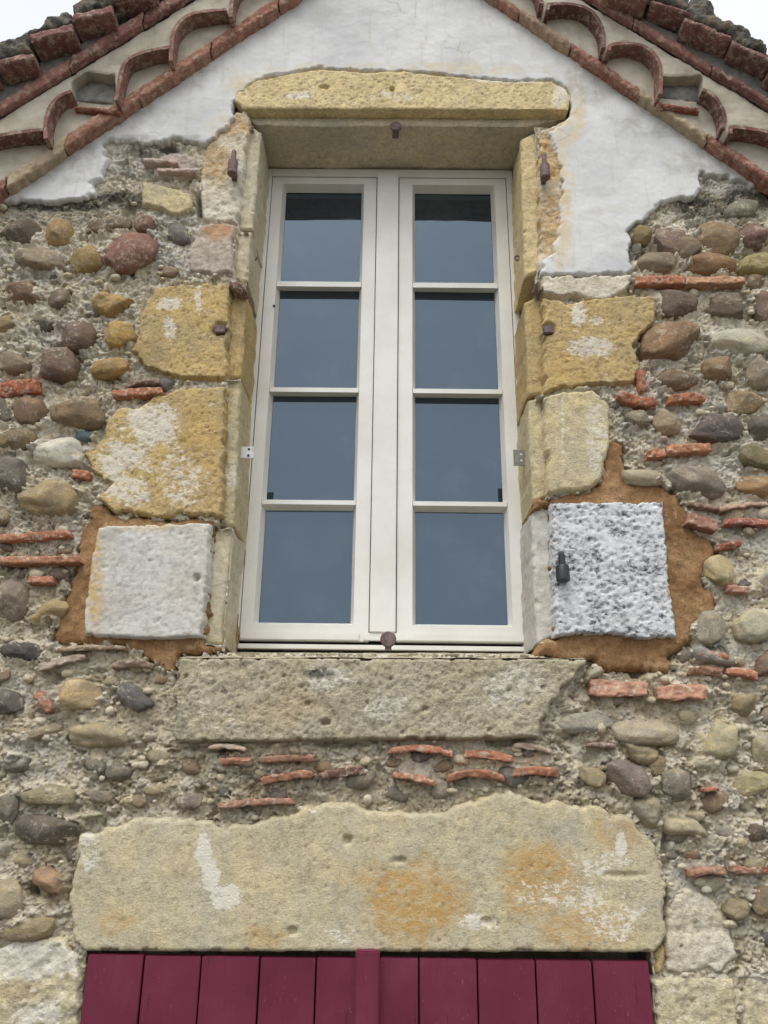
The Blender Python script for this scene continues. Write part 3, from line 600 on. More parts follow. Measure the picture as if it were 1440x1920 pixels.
relief('mortar_patch', OCH_L, M['ochremortar'], wall, Y=.006, depth=.024, bevel=.020, res=.0055, jag=.012, jf=45, amp=.008, freq=9, streak=.0006, chip=0, label='fresh ochre mortar around the smooth white block')
relief('mortar_patch', OCH_R, M['ochremortar'], wall, Y=.004, depth=.024, bevel=.020, res=.0055, jag=.012, jf=45, amp=.008, freq=9, streak=.0006, chip=0, label='fresh ochre mortar around the black spotted block')

# ------------------------------------------------------------------ cut stone
def block(k, mat, name='stone_block', **kw):
    return relief(name, BLOCKS[k], M[mat], wall, **kw)
PIT = ((55, .32, .006, .35), (120, .4, .003, .3))
block('L0', 'pale', Y=-.006, jag=.005, amp=.004)
block('LR', 'crust', Y=.000, jag=.006, amp=.006, freq=20, pits=PIT, zones=[(0, 400, 300, 40, 60, .9), (0, 440, 230, 40, 40, .9)])
block('L1', 'pink', Y=-.006, jag=.006, amp=.005, zones=[(0, 405, 432, 40, 22, 1)], label='pinkish jamb block under a lime crust')
block('L2', 'yellow', Y=-.012, jag=.009, jf=32, bevel=.006, amp=.0028, freq=14, pits=PIT, zones=[(2, 320, 570, 26, 16, .8), (2, 320, 615, 14, 26, .8), (2, 372, 560, 8, 30, .8), (1, 270, 660, 40, 30, .25)], carve=[(412, 615, 14, 13, .02)], label='yellow sandstone block with a square iron peg, left jamb')
block('L3', 'yellow', Y=-.012, jag=.010, jf=32, bevel=.006, amp=.0028, freq=14, pits=PIT, zones=[(2, 280, 800, 60, 60, .9), (2, 235, 860, 60, 40, .9), (2, 240, 920, 60, 40, .7), (2, 340, 900, 60, 60, .5), (0, 370, 860, 50, 110, .5)], label='large yellow sandstone block flaking with lime, left jamb')
block('L4', 'white', Y=-.022, depth=.05, bevel=.007, jag=.003, amp=.0009, freq=20, pits=((70, .34, .004, .35), (36, .22, .005, .3)), zones=[(0, 178, 1080, 16, 130, .9), (0, 260, 985, 110, 14, .5), (1, 205, 1000, 30, 14, .3)], carve=[(369, 1083, 7, 7, .026)], label='smooth white limestone block with a drilled hole')
block('RR', 'crust', Y=.000, jag=.006, amp=.007, freq=20, pits=PIT, zones=[(0, 1030, 300, 40, 60, 1), (0, 1030, 420, 40, 90, .9), (0, 1060, 220, 30, 30, .5)])
block('R2', 'yellow', Y=-.012, jag=.009, jf=32, bevel=.006, amp=.0035, freq=14, pits=PIT, zones=[(2, 1085, 590, 16, 40, .9), (2, 1110, 650, 50, 26, .75), (2, 1120, 600, 16, 12, .7), (0, 1060, 690, 80, 40, .4)], carve=[(1031, 616, 13, 12, .02)], label='yellow sandstone block with a square iron peg, right jamb')
block('R3', 'pale', Y=-.010, jag=.006, amp=.003, freq=18, zones=[(2, 1120, 830, 30, 90, .8), (2, 1055, 800, 4, 130, .8)], label='pale sandstone block of the right jamb')
block('R4', 'lichen', Y=-.024, depth=.055, bevel=.009, jag=.004, amp=.0026, freq=34, pits=((60, .38, .007, .3), (34, .28, .008, .3)), res=.004, zones=[(0, 1254, 1010, 6, 140, .9)], label='white limestone block pitted with black lichen')
block('R5', 'crust', Y=.002, jag=.007, amp=.006, pits=PIT)
block('R6', 'worn', Y=.001, jag=.008, jf=34, bevel=.007, amp=.005, pits=PIT); block('R7', 'worn', Y=.002, jag=.008, jf=34, bevel=.007, amp=.005, pits=PIT)
block('R8', 'yellow', Y=.004, jag=.005, amp=.006)
block('BL1', 'worn', Y=-.004, jag=.008, jf=30, bevel=.008, amp=.006, pits=PIT, zones=[(2, 60, 1795, 110, 40, 1.0), (2, 60, 1900, 60, 30, .7), (0, 40, 1860, 60, 25, .35)], label='large pale block left of the shutters')
smat = {'sl1': 'painted', 'sl2': 'painted', 'sl3': 'yellow', 'sl4': 'pale', 'sl5': 'painted', 'sr1': 'ochre', 'sr2': 'yellow', 'sr3': 'pale', 'sr4': 'white'}
for k, P in STRIPS.items():
    relief('jamb_stone', P, M[smat[k]], wall, Y=.030, depth=.010, bevel=.006, res=.006, jag=.003, jf=18, amp=.0035, back=.37, skirt_n=7,
        zones=[(2, 440, 890, 16, 40, .8)] if k == 'sl4' else ([(1, 990, 480, 30, 260, .12)] if k == 'sr1' else ()))
relief('lintel', LINTEL, M['ochre'], wall, straight='b', chip=.002, Y=-.014, depth=.004, bevel=.003, res=.0055, jag=.003, amp=.0026, freq=20, pits=PIT, back=.042, skirt_n=3, carve=[(608, 163, 10, 4, .02), (735, 165, 5, 5, .02)],
    zones=[(2, 560, 178, 30, 10, .8), (2, 740, 180, 60, 10, .5), (2, 950, 150, 90, 10, .8), (2, 1050, 175, 20, 30, .9)], label='yellow sandstone lintel over the french window')
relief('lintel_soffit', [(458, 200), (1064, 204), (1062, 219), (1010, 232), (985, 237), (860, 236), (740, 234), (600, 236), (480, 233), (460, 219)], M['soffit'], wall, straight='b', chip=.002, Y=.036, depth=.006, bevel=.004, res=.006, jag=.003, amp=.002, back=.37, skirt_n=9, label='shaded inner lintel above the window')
# core of the reveal behind the jamb strips
for sx, pts in ((-1, [(470, 240), (440, 560), (415, 985), (392, 1210)]), (1, [(1000, 245), (1006, 560), (1012, 950), (1020, 1210)])):
    W_ = [at(p[0], p[1], .1) for p in pts]; b = MB()
    b.prism([(w[0], w[1]) for w in W_]+[(sx*.9, W_[-1][1]), (sx*.9, W_[0][1])], .075, .36); b.build('reveal_bed', M['mortar'], wall)

relief('sill', SILL, M['sill'], wall, straight='bt', Y=-.034, depth=.05, bevel=.009, res=.0055, jag=.006, amp=.0045, freq=36, pits=((70, .36, .006, .4), (30, .22, .012, .15)), back=.12, zones=[(2, 620, 1270, 60, 30, .7), (2, 720, 1330, 60, 40, .7), (2, 960, 1290, 70, 50, .6), (2, 400, 1340, 90, 40, .5), (0, 520, 1330, 160, 40, .25), (1, 600, 1262, 40, 8, .8)], carve=[(610, 1354, 8, 5, .02), (733, 1272, 4, 4, .012), (575, 1318, 5, 4, .012)], label='rough grey stone sill below the french window')
relief('door_lintel', BIGL, M['lintel'], wall, straight='b', Y=-.012, depth=.03, bevel=.012, res=.006, jag=.009, jf=30, amp=.0020, freq=12, pits=((90, .3, .003, .2), (40, .2, .006, .12)), back=.08, zones=[
    (0, 770, 1690, 120, 90, .95), (0, 690, 1650, 60, 30, .6), (0, 1010, 1650, 90, 90, .9), (0, 1100, 1740, 120, 50, .7), (0, 490, 1755, 50, 30, .7), (0, 220, 1730, 60, 30, .5), (0, 1170, 1560, 60, 40, .5),
    (2, 165, 1590, 24, 70, .75), (2, 385, 1590, 20, 55, 1.3), (2, 396, 1640, 24, 40, 1.3), (2, 420, 1680, 30, 28, 1.3), (2, 1060, 1680, 120, 40, .7), (2, 1150, 1720, 80, 60, .75), (2, 1130, 1620, 90, 30, .7), (2, 1165, 1580, 14, 40, 1.2), (2, 640, 1750, 40, 30, .7), (2, 900, 1730, 60, 20, .8), (2, 600, 1512, 80, 16, .4)],
    carve=[(651, 1575, 10, 10, .018), (748, 1612, 16, 5, .014), (548, 1745, 9, 8, .016), (914, 1728, 12, 6, .012), (1170, 1640, 40, 6, .008)], label='long weathered stone lintel above the burgundy shutters')

# sloping top of the sill
def sill_top():
    n, k = 120, 14; V = []; a0 = at(336, 1231, -.024); a1 = at(1100, 1233, -.024); c0 = at(418, 1219, .26); c1 = at(1012, 1221, .26)
    for j in range(k+1):
        f = j/k
        for i in range(n+1):
            u = i/n; x = (a0[0]*(1-u)+a1[0]*u)*(1-f)+(c0[0]*(1-u)+c1[0]*u)*f; zz = (a0[1]*(1-u)+a1[1]*u)*(1-f)+(c0[1]*(1-u)+c1[1]*u)*f
            V.append((x, -.024+f*.31, zz+.004*float(fbm(np.array([x]), np.array([f]), 14, 4, .6, 5)[0])-.003))
    F = [(j*(n+1)+i, j*(n+1)+i+1, (j+1)*(n+1)+i+1, (j+1)*(n+1)+i) for j in range(k) for i in range(n)]
    link('sill_top', raw_mesh('sill_top', np.array(V), [np.array(F)], np.tile([0, 0, .3, 1], (len(V), 1))), M['sill'], wall)
sill_top()

# ------------------------------------------------------------------ cobbles: centre, radii, angle (deg, clockwise in the picture), colour
POLYCOB = [  # angular stones
 ([(168,545),(200,540),(225,550),(255,553),(240,572),(215,582),(195,590),(168,575)], (160,130,76)), ([(1393,482),(1405,470),(1440,468),(1470,480),(1470,505),(1420,508),(1388,505)], (158,142,88)),
 ([(1248,1536),(1280,1530),(1312,1532),(1322,1546),(1341,1578),(1300,1570),(1248,1566)], (168,158,128)), ([(1150,1385),(1240,1400),(1245,1420),(1230,1440),(1190,1430),(1180,1405)], (140,128,98)),
 ([(1186,1495),(1245,1490),(1246,1530),(1232,1560),(1205,1545),(1188,1520)], (158,148,122)), ([(1300,1205),(1365,1215),(1390,1240),(1370,1252),(1310,1240)], (150,146,134)),
 ([(1103,1250),(1130,1240),(1140,1262),(1110,1282),(1096,1275)], (160,152,126)), ([(300,285),(368,280),(372,330),(330,338),(282,335),(285,300)], (190,160,152))]
ICO = {}
def ico(n):
    if n not in ICO:
        bm = bmesh.new(); bmesh.ops.create_icosphere(bm, subdivisions=n, radius=1)
        ICO[n] = (np.array([v.co[:] for v in bm.verts]), np.array([[v.index for v in f.verts] for f in bm.faces])); bm.free()
    return ICO[n]
def n3(V, f, s):
    return (vnoise(V[:, 0]*f+V[:, 1]*f*.7, V[:, 2]*f-V[:, 1]*f*.6, s)+vnoise(V[:, 1]*f+V[:, 2]*f*.4, V[:, 0]*f+V[:, 2]*f*.3, s+11)-1)
def cobble_mesh(cx, cy, rx, ry, ang, s, Y0, sub=4, rough=1.0):
    U, F = ico(sub); r = random.Random(s); V = U.copy()
    e = r.uniform(.72, .98); V = np.sign(V)*np.abs(V)**e; V /= np.maximum(1e-6, (np.abs(V)**(2/e)).sum(1)**.5)[:, None]**.4
    V *= (1+.19*n3(U, 1.25, s % 90)+.09*n3(U, 3.1, s % 70))[:, None]
    for _ in range(r.choice((1, 2, 2, 3))):                    # broken or worn faces
        nrm = np.array([r.uniform(-1, 1), r.uniform(-.9, .1), r.uniform(-1, 1)]); nrm /= np.linalg.norm(nrm); h = r.uniform(.66, .88)
        q = V@nrm; V -= np.outer(np.clip(q-h, 0, None)*.85, nrm)
    V *= (1+.035*rough*n3(U, 7, s % 50)+.02*rough*n3(U, 19, s % 40))[:, None]
    V[:, 0] /= np.abs(V[:, 0]).max(); V[:, 2] /= np.abs(V[:, 2]).max()
    a = math.radians(ang); ca, sa = math.cos(a), math.sin(a)
    c = np.array(at(cx, cy, Y0)); jx = (np.array(at(cx+4, cy, Y0))-c)/4; jy = (np.array(at(cx, cy+4, Y0))-c)/4
    u = V[:, 0]*rx*1.12; w = -V[:, 2]*ry*1.14
    du = u*ca-w*sa; dw = u*sa+w*ca
    XZ = du[:, None]*jx+dw[:, None]*jy
    dep = min(rx, ry)*abs(jx[0])
    return np.stack([XZ[:, 0], V[:, 1]*dep*r.uniform(.85, 1.05), XZ[:, 1]], 1), F, c, dep
for i, (cx, cy, rx, ry, ang, r_, g_, b_) in enumerate(COB):
    Y0 = .004
    V, F, c, dep = cobble_mesh(cx, cy, rx, ry, ang, 100+i*7, Y0)
    me = raw_mesh('cobble', V, [F])
    link('cobble', me, M['cobble'], wall, (c[0], Y0+.002+(.004 if dep > .05 else 0), c[1]), lin(r_+4, g_+2, b_-4, 1.18, .9))
q = random.Random(77); placed = [(c[0], c[1], max(c[2], c[3])) for c in COB]; cnt = 0; tries = 0
_all = list(BLOCKS.values())+list(STRIPS.values())+[LINTEL, SILL, BIGL, OCH_L, OCH_R, PLASTER, PATCH, WIN, DOOR]
while cnt < 70 and tries < 6000:                     # stones that show only as humps and corners in the mortar
    tries += 1; px = q.uniform(-20, 1460); py = q.uniform(400, 1760); rx = q.uniform(12, 30); ry = rx*q.uniform(.5, .8)
    if (400 < px < 1010 and py < 1240) or any(math.hypot(px-a, py-b) < c+rx+3 for a, b, c in placed): continue
    pts_ = [(px+rx*math.cos(t), py+rx*math.sin(t)) for t in (0, 1.57, 3.14, 4.71)]
    if any(inside(np.array([u]), np.array([v]), P)[0] for P in _all for u, v in pts_): continue
    placed.append((px, py, rx)); V, F, c, dep = cobble_mesh(px, py, rx, ry, q.uniform(-18, 18), 5000+cnt*3, .004, 3)
    g = q.choice(((128, 120, 104), (146, 134, 108), (112, 104, 94), (158, 150, 130), (132, 112, 88), (104, 98, 92)))
    link('cobble', raw_mesh('cobble', V, [F]), M['cobble'], wall, (c[0], .012+dep*.25, c[1]), lin(*g, 1.15, .9)); cnt += 1
for P, cc in POLYCOB:
    relief('rubble_stone', P, M['cobble'] if cc[0] != 190 else M['pink'], wall, Y=-.022 if cc[0] != 190 else -.002, depth=.045, bevel=.022, res=.005, jag=.004, amp=.006, freq=24, soft=1, color=lin(*cc, 1.08))

# ------------------------------------------------------------------ bricks and tile shards: centre, length, thickness, angle, arch height, colour
BR = [
 (62,1004,138,14,-4,0,168,92,66),(70,1049,160,13,-1,0,172,98,72),(75,1087,50,15,0,0,158,84,64),(150,888,36,16,8,0,168,86,62),(35,726,80,24,-6,3,164,78,54),(256,734,94,14,-4,0,168,86,58),(268,716,60,9,-6,3,118,90,78),
 (80,1315,46,20,52,0,162,100,80),(115,1240,92,14,-14,4,150,122,112),(245,1246,74,13,-2,5,146,112,100),
 (1238,524,92,17,-1,0,172,92,66),(1343,524,112,15,-1,0,180,116,84),(1205,712,38,13,82,0,172,88,64),(1196,747,76,15,10,-4,168,84,58),(1288,745,68,15,-3,2,178,92,62),(1232,848,34,17,-2,0,164,90,66),(1292,840,84,16,-4,0,178,100,70),
 (1318,978,58,24,16,2,146,90,78),(1402,978,84,13,2,3,158,76,68),(1320,948,60,8,10,0,128,86,76),(1368,1022,48,13,-9,0,160,80,64),(1386,1104,44,15,4,0,168,108,92),(1396,948,92,9,-7,3,168,124,110),
 (1340,1228,56,11,10,2,166,90,70),(1326,1258,60,17,3,2,146,90,74),(1393,1262,62,14,9,5,176,94,68),(1161,1290,108,30,2,-2,176,112,92),(1280,1298,92,28,-2,2,178,112,90),(1335,1480,28,9,-4,0,160,80,62),
 (1130,1398,56,9,4,3,140,100,96),(443,1428,58,13,1,3,162,92,70),(540,1423,106,13,-2,2,150,96,80),(537,1457,98,15,-9,3,160,92,72),(640,1449,88,16,-7,2,122,76,68),(788,1408,124,13,2,9,172,96,70),(916,1417,96,15,6,5,172,96,70),(776,1460,82,13,11,3,168,92,66),
 (893,1456,108,15,0,10,172,98,72),(1005,1448,88,15,0,5,172,96,68),(480,1506,146,13,-4,3,156,98,82),(425,1402,70,9,4,5,168,136,120),(1000,1402,72,10,10,4,166,136,122),(150,1215,90,9,-3,2,150,118,96),(215,1215,40,9,0,2,128,96,82),
 (1330,1636,72,13,-4,3,160,100,80),(1408,1632,70,14,2,-3,158,94,76),(300,300,66,8,4,0,176,140,134),(330,318,72,8,1,0,180,142,136),(445,536,34,12,14,0,120,76,66),(1010,535,20,10,50,0,110,84,72),(170,1530,40,8,-10,2,150,140,112)]
for i, (cx, cy, L, T, ang, arch, r_, g_, b_) in enumerate(BR):
    a = math.radians(ang); ca, sa = math.cos(a), math.sin(a); top = []; bot = []; n = 7; q = random.Random(900+i)
    for k in range(n):
        t = k/(n-1)*2-1; yy = -arch*(1-t*t)+arch*.4; th = T/2*q.uniform(.86, 1.08)*(1.05 if 0 < k < n-1 else q.uniform(.7, 1.05))
        top.append((t*L/2*(1.0 if 0 < k < n-1 else q.uniform(.93, 1.0)), yy-th)); bot.append((t*L/2, yy+th*q.uniform(.9, 1.05)))
    P = [(cx+u*ca-w*sa, cy+u*sa+w*ca) for u, w in top+bot[::-1]]
    relief('brick', P, M['brick'], wall, Y=-.024+q.uniform(-.008, .008), depth=.005, bevel=.003, back=.03, res=.004, jag=.0035, jf=60, amp=.0045, freq=48, chip=.007, straight='tb', color=lin(r_+6, g_+14, b_+6, 1.15, .76), tilt=q.uniform(-.3, .3))

# gravel grains standing out of the mortar
def pebbles():
    U, F = ico(2); VV = []; FF = []; n = 0; q = random.Random(5)
    polys = list(BLOCKS.values())+list(STRIPS.values())+[LINTEL, SILL, BIGL, OCH_L, OCH_R, PLASTER, PATCH, WIN, DOOR]
    cnt = 0
    while cnt < 450:
        px = q.uniform(-40, 1480); py = q.uniform(370, 1900)
        if 430 < px < 1000 and py < 1240: continue
        a1, a2 = np.array([px]), np.array([py])
        if any(inside(a1, a2, P)[0] for P in polys): continue
        r = q.choice((2.2, 2.8, 3.2, 4, 4.5, 7))*q.uniform(.8, 1.2); x, z = at(px, py, 0); m = r*.0019
        V = U*(1+.3*n3(U, 1.4, cnt % 80))[:, None]*np.array([m*q.uniform(1, 1.6), m*.9, m*q.uniform(.7, 1.1)])
        VV.append(V+np.array([x, .006-q.uniform(0, .012), z])); FF.append(F+n); n += len(U); cnt += 1
    AA = np.array([[0, 0, 0, q.uniform(.0, .75)] for _ in range(cnt)]).repeat(len(U), 0)
    me = raw_mesh('grit', np.concatenate(VV), [np.concatenate(FF)], AA); link('grit', me, M['mortar'], wall, kind='stuff')
pebbles()

# ------------------------------------------------------------------ french window
YF = .270; YG_ = .312
def wx(px, py): return at(px, py, YF)[0]
def wz(py, px=720): return at(px, py, YF)[1]
def gx(px, py): return at(px, py, YG_)[0]
def gz(py, px=720): return at(px, py, YG_)[1]
zt, zb = wz(334), wz(1203)                         # casements
xl = (wx(512, 334)+wx(448, 1203))/2; xr = (wx(952, 334)+wx(984, 1203))/2
gl = [(gx(537, 365)+gx(485, 1168))/2, (gx(680, 365)+gx(655, 1168))/2, (gx(780, 365)+gx(776, 1170))/2, (gx(925, 365)+gx(945, 1170))/2]
xa0, xa1 = (wx(710, 340)+wx(690, 1185))/2, (wx(748, 340)+wx(741, 1185))/2      # cover strip
xm = (xa0+xa1)/2
rows = [(gz(363), gz(529)), (gz(546), gz(728)), (gz(744), gz(939)), (gz(959), gz(1170))]; nose = [(wz(530), wz(538)), (wz(728), wz(736)), (wz(939), wz(947))]
frame = MB()
frame.box(xl-.03, xl-.003, YF-.004, YF+.07, wz(1218), wz(319)); frame.box(xr+.003, xr+.03, YF-.004, YF+.07, wz(1218), wz(319))
frame.box(xl-.003, xr+.003, YF-.004, YF+.07, zt+.004, wz(319)); frame.box(xl-.003, xr+.003, YF-.006, YF+.07, wz(1219), wz(1210))
wf = frame.build('window', M['paint'], house, bevel=.002, label='white painted two leaf french window with eight panes')
b = MB(); b.box(xl-.003, xr+.003, YF+.03, YF+.06, wz(1211), zb+.02); b.build('gap_shade_bar', M['dark'], wf)  # dark bar in the gap, its colour stands in for shade
def casement(x0, x1, g0, g1, lab):
    BV, GD, TH = .012, YG_-YF, .075; b = MB(); yf, yg, yb = YF, YF+GD, YF+TH
    ztop, zbot = rows[0][0], rows[3][1]
    e0, e1, et, eb = g0-BV, g1+BV, ztop+BV, zbot-BV
    b.quad((x0, yf, zb), (e0, yf, zb), (e0, yf, zt), (x0, yf, zt)); b.quad((e1, yf, zb), (x1, yf, zb), (x1, yf, zt), (e1, yf, zt))
    b.quad((e0, yf, et), (e1, yf, et), (e1, yf, zt), (e0, yf, zt)); b.quad((e0, yf, zb), (e1, yf, zb), (e1, yf, eb), (e0, yf, eb))
    b.quad((e0, yf, eb), (g0, yg, zbot), (g0, yg, ztop), (e0, yf, et)); b.quad((e1, yf, eb), (e1, yf, et), (g1, yg, ztop), (g1, yg, zbot))
    b.quad((e0, yf, et), (g0, yg, ztop), (g1, yg, ztop), (e1, yf, et)); b.quad((e0, yf, eb), (e1, yf, eb), (g1, yg, zbot), (g0, yg, zbot))
    for A, B in (((x0, zb), (x0, zt)), ((x0, zt), (x1, zt)), ((x1, zt), (x1, zb)), ((x1, zb), (x0, zb))):
        b.quad((A[0], yf, A[1]), (B[0], yf, B[1]), (B[0], yb, B[1]), (A[0], yb, A[1]))
    c = b.build('casement', M['paint'], house, label=lab)
    for k in range(3):
        zu, zl = rows[k][1], rows[k+1][0]; h = (zu-zl); m = MB(); f0, f1 = nose[k][0], nose[k][1]
        m.prism([(0, 0), (1, 0), (1, 1)], 0, 1); m.v = []; m.f = []
        # profile: bevel up to the pane above, flat nosing, long bevel down to the pane below
        pr = [(yg+.004, zu), (yg, zu), (yf+.001, f0), (yf+.001, f1), (yg, zl), (yg+.004, zl)]
        ins = [0, 0, BV*.8, BV*.8, 0, 0]
        n = len(pr); m.v = [(g0-i_, y, z) for (y, z), i_ in zip(pr, ins)]+[(g1+i_, y, z) for (y, z), i_ in zip(pr, ins)]
        m.f = [tuple(range(n)), tuple(range(2*n-1, n-1, -1))]+[(i, i+n, (i+1) % n+n, (i+1) % n) for i in range(n)]
        m.build('muntin', M['paint'], c)
    for zu, zl in rows:
        p = MB(); p.box(g0-.004, g1+.004, yg+.003, yg+.007, zl-.004, zu+.004); po = p.build('pane', M['glass'], c); po.rotation_euler = (math.radians(rng.uniform(-.35, .35)), 0, math.radians(rng.uniform(-.4, .4)))
    return c
cl = casement(xl, xa0-.0035, gl[0], gl[1], 'left leaf of the french window'); cr = casement(xa1+.0035, xr, gl[2], gl[3], 'right leaf of the french window')
b = MB(); b.box(xa0, xa1, YF-.014, YF+.06, wz(1187), wz(327)); b.build('cover_strip', M['paint'], cr, bevel=.003)
b = MB(); b.box(xl+.002, wx(676, 1190)-.004, YF-.008, YF+.001, zb+.001, wz(1187)); b.build('weather_bar', M['paint'], cl, bevel=.003)
b = MB(); b.box(wx(680, 1190)+.002, xr-.002, YF-.008, YF+.001, zb+.001, wz(1187)); b.build('weather_bar', M['paint'], cr, bevel=.003)

for P in ([(437, 1030), (446, 1036), (446, 1216), (440, 1216)], [(982, 985), (988, 980), (1001, 1216), (992, 1218)]):
    relief('sealant_bead', P, M['ochremortar'], house, Y=.255, depth=.01, bevel=.006, res=.004, jag=.003, jf=20, amp=.003, back=.30, label='ochre sealing bead beside the window frame')
# ------------------------------------------------------------------ burgundy shutters of the opening below
def shutter(edges, lab, batten=None):
    YS = -.008; zt_ = at(690, 1797, YS)[1]; sh = None
    for k, (a, c) in enumerate(zip(edges[:-1], edges[1:])):
        xa = (at(a[0], 1797, YS)[0]+at(a[1], 1920, YS)[0])/2; xc = (at(c[0], 1797, YS)[0]+at(c[1], 1920, YS)[0])/2
        b = MB(); j = rng.uniform(-.003, .003); b.box(xa+.0024, xc-.0024, YS+j, YS+.03+j, .04, zt_+rng.uniform(-.002, .002))
        if sh is None:
            h = MB(); h.box(xa+.02, at(edges[-1][0], 1797, YS)[0]-.02, YS+.032, YS+.05, .05, zt_-.03); sh = h.build('shutter', M['dark'], house, label=lab)
        b.build('board', M['shutter'], sh, bevel=.0016)
    if batten:
        x0, x1 = at(batten[0], 1797, YS)[0], at(batten[1], 1797, YS)[0]; b = MB(); b.box(x0, x1, YS-.03, YS+.004, .05, at(690, 1783, YS-.03)[1]); b.build('cover_strip', M['shutter'], sh, bevel=.004)
shutter([(163, 148), (270, 258), (378, 368), (488, 480), (592, 590), (690, 690)], 'left burgundy board shutter')
shutter([(690, 690), (786, 785), (895, 897), (1003, 1010), (1110, 1118), (1216, 1228)], 'right burgundy board shutter with the cover strip', (667, 712))

# ------------------------------------------------------------------ ironwork
def pintle(px, py, mat, s=1.0, lab=None):
    Y = -.045; x, z0 = at(px, py+23*s, Y); _, z1 = at(px, py-23*s, Y); h = z1-z0; b = MB()
    b.lathe((x, Y, z0), (0, 0, 1), [(0, .004), (0, .015*s), (h*.04, .019*s), (h*.52, .0185*s), (h*.56, .0165*s), (h*.565, .010*s), (h*.96, .009*s), (h, .006*s)])
    b.box(x-.009*s, x+.009*s, Y, .02, z0+h*.12, z0+h*.42)
    return b.build('hinge_pin', mat, house, smooth=True, label=lab)
pintle(435, 305, M['iron'], 1, 'rusty hinge pin left of the lintel'); pintle(1023, 312, M['iron'], 1, 'rusty hinge pin right of the lintel')
pintle(1056, 1064, M['black'], 1.15, 'black hinge pin on the spotted block')
def peg(px, py, lab):
    Y = -.022; x, z = at(px, py, Y); b = MB(); b.box(x-.017, x+.017, Y, .02, z-.015, z+.017); b.build('iron_peg', M['iron'], house, bevel=.003, label=lab)
peg(412, 616, 'rusty square peg in the left jamb'); peg(1029, 617, 'rusty square peg in the right jamb')
def catch(px, py, Y, down, lab, tail):
    x, z = at(px, py, Y); b = MB(); b.lathe((x, Y+.004, z), (0, -1, 0), [(0, .024), (.006, .026), (.010, .023), (.012, .012)])
    if down: b.prism([(x-.009, z-.012), (x+.009, z-.012), (x+.011, z-tail), (x-.011, z-tail)], Y, Y+.010)
    else: b.prism([(x-.008, z-.012), (x+.008, z-.012), (x+.010, z-tail), (x-.010, z-tail)], Y+.002, Y+.012)
    return b
b = catch(728, 1199, .05, True, '', .035); b.build('shutter_catch', M['iron'], house, smooth=True, label='round headed catch on the sill')
x, z = at(742, 240, .034); _, zs = at(742, 240, .034); zs = at(742, 236, .036)[1]
b = MB(); b.lathe((x, .034, z+.003), (0, -1, 0), [(0, .022), (.006, .024), (.010, .021), (.012, .012)])
b.prism([(x-.012, zs-.012), (x+.012, zs-.012), (x+.012, zs+.006), (x-.012, zs+.006)], .035, .09); b.build('shutter_catch', M['iron'], house, smooth=True, label='round headed catch under the lintel')
for px, py, lab in ((476, 485, 'small iron eye on the left reveal'), (970, 484, 'small iron eye on the right reveal')):
    Y = .15; x, z = at(px, py, Y); b = MB(); sgn = -1 if px < 720 else 1
    n = 16; rr, tr = .010, .0032
    for k in range(n):
        t0, t1 = 2*math.pi*k/n, 2*math.pi*(k+1)/n
        for m_ in range(8):
            f0, f1 = 2*math.pi*m_/8, 2*math.pi*(m_+1)/8
            P = lambda t, f: (x+(rr+tr*math.cos(f))*math.cos(t), Y+tr*math.sin(f), z+(rr+tr*math.cos(f))*math.sin(t))
            b.quad(P(t0, f0), P(t1, f0), P(t1, f1), P(t0, f1))
    b.box(min(x+sgn*.009, x+sgn*.04), max(x+sgn*.009, x+sgn*.04), Y-.003, Y+.003, z-.003, z+.003)
    b.build('iron_eye', M['iron'], house, smooth=True, label=lab)
for px, py, w, h, mat, lab in ((464, 848, .048, .044, 'steel', 'bright steel bracket plate on the left frame'), (975, 858, .046, .062, 'zinc', 'dull grey bracket plate on the right frame')):
    Y = .085 if px < 720 else .12; x, z = at(px, py, Y); b = MB(); b.box(x-w/2, x+w/2, Y, Y+.003, z-h/2, z+h/2)
    o = b.build('bracket_plate', M[mat], house, bevel=.001, label=lab)
    s_ = MB()
    for dz in (-.012, .012): s_.lathe((x+.004, Y, z+dz), (0, -1, 0), [(0, .005), (.002, .004)], 10)
    s_.build('screw', M['black' if mat == 'steel' else 'steel'], o)
    t_ = MB(); sg = -1 if px < 720 else 1; t_.box(min(x+sg*w*.3, x+sg*.05), max(x+sg*w*.3, x+sg*.05), Y+.004, Y+.009, z-h*.25, z+h*.25); t_.build('lug', M['iron'], o)
for px, py in ((514, 574), (971, 760)):
    x, z = at(px, py, YF); b = MB(); b.lathe((x, YF-.001, z), (0, -1, 0), [(0, .006), (.003, .005)], 12); b.build('screw', M['black'], wf)
x, z = at(1357, 1226, -.01); b = MB()
for k in range(8):
    t0, t1 = math.radians(-60+k*25), math.radians(-60+(k+1)*25)
    for m_ in range(6):
        f0, f1 = 2*math.pi*m_/6, 2*math.pi*(m_+1)/6; P = lambda t, f: (x+(.022+.007*math.cos(f))*math.cos(t)-.012, -.012+.007*math.sin(f), z+(.030+.007*math.cos(f))*math.sin(t))
        b.quad(P(t0, f0), P(t1, f0), P(t1, f1), P(t0, f1))
b.build('iron_hook', M['zinc'], house, smooth=True, label='grey iron hook between bricks, right of the sill')

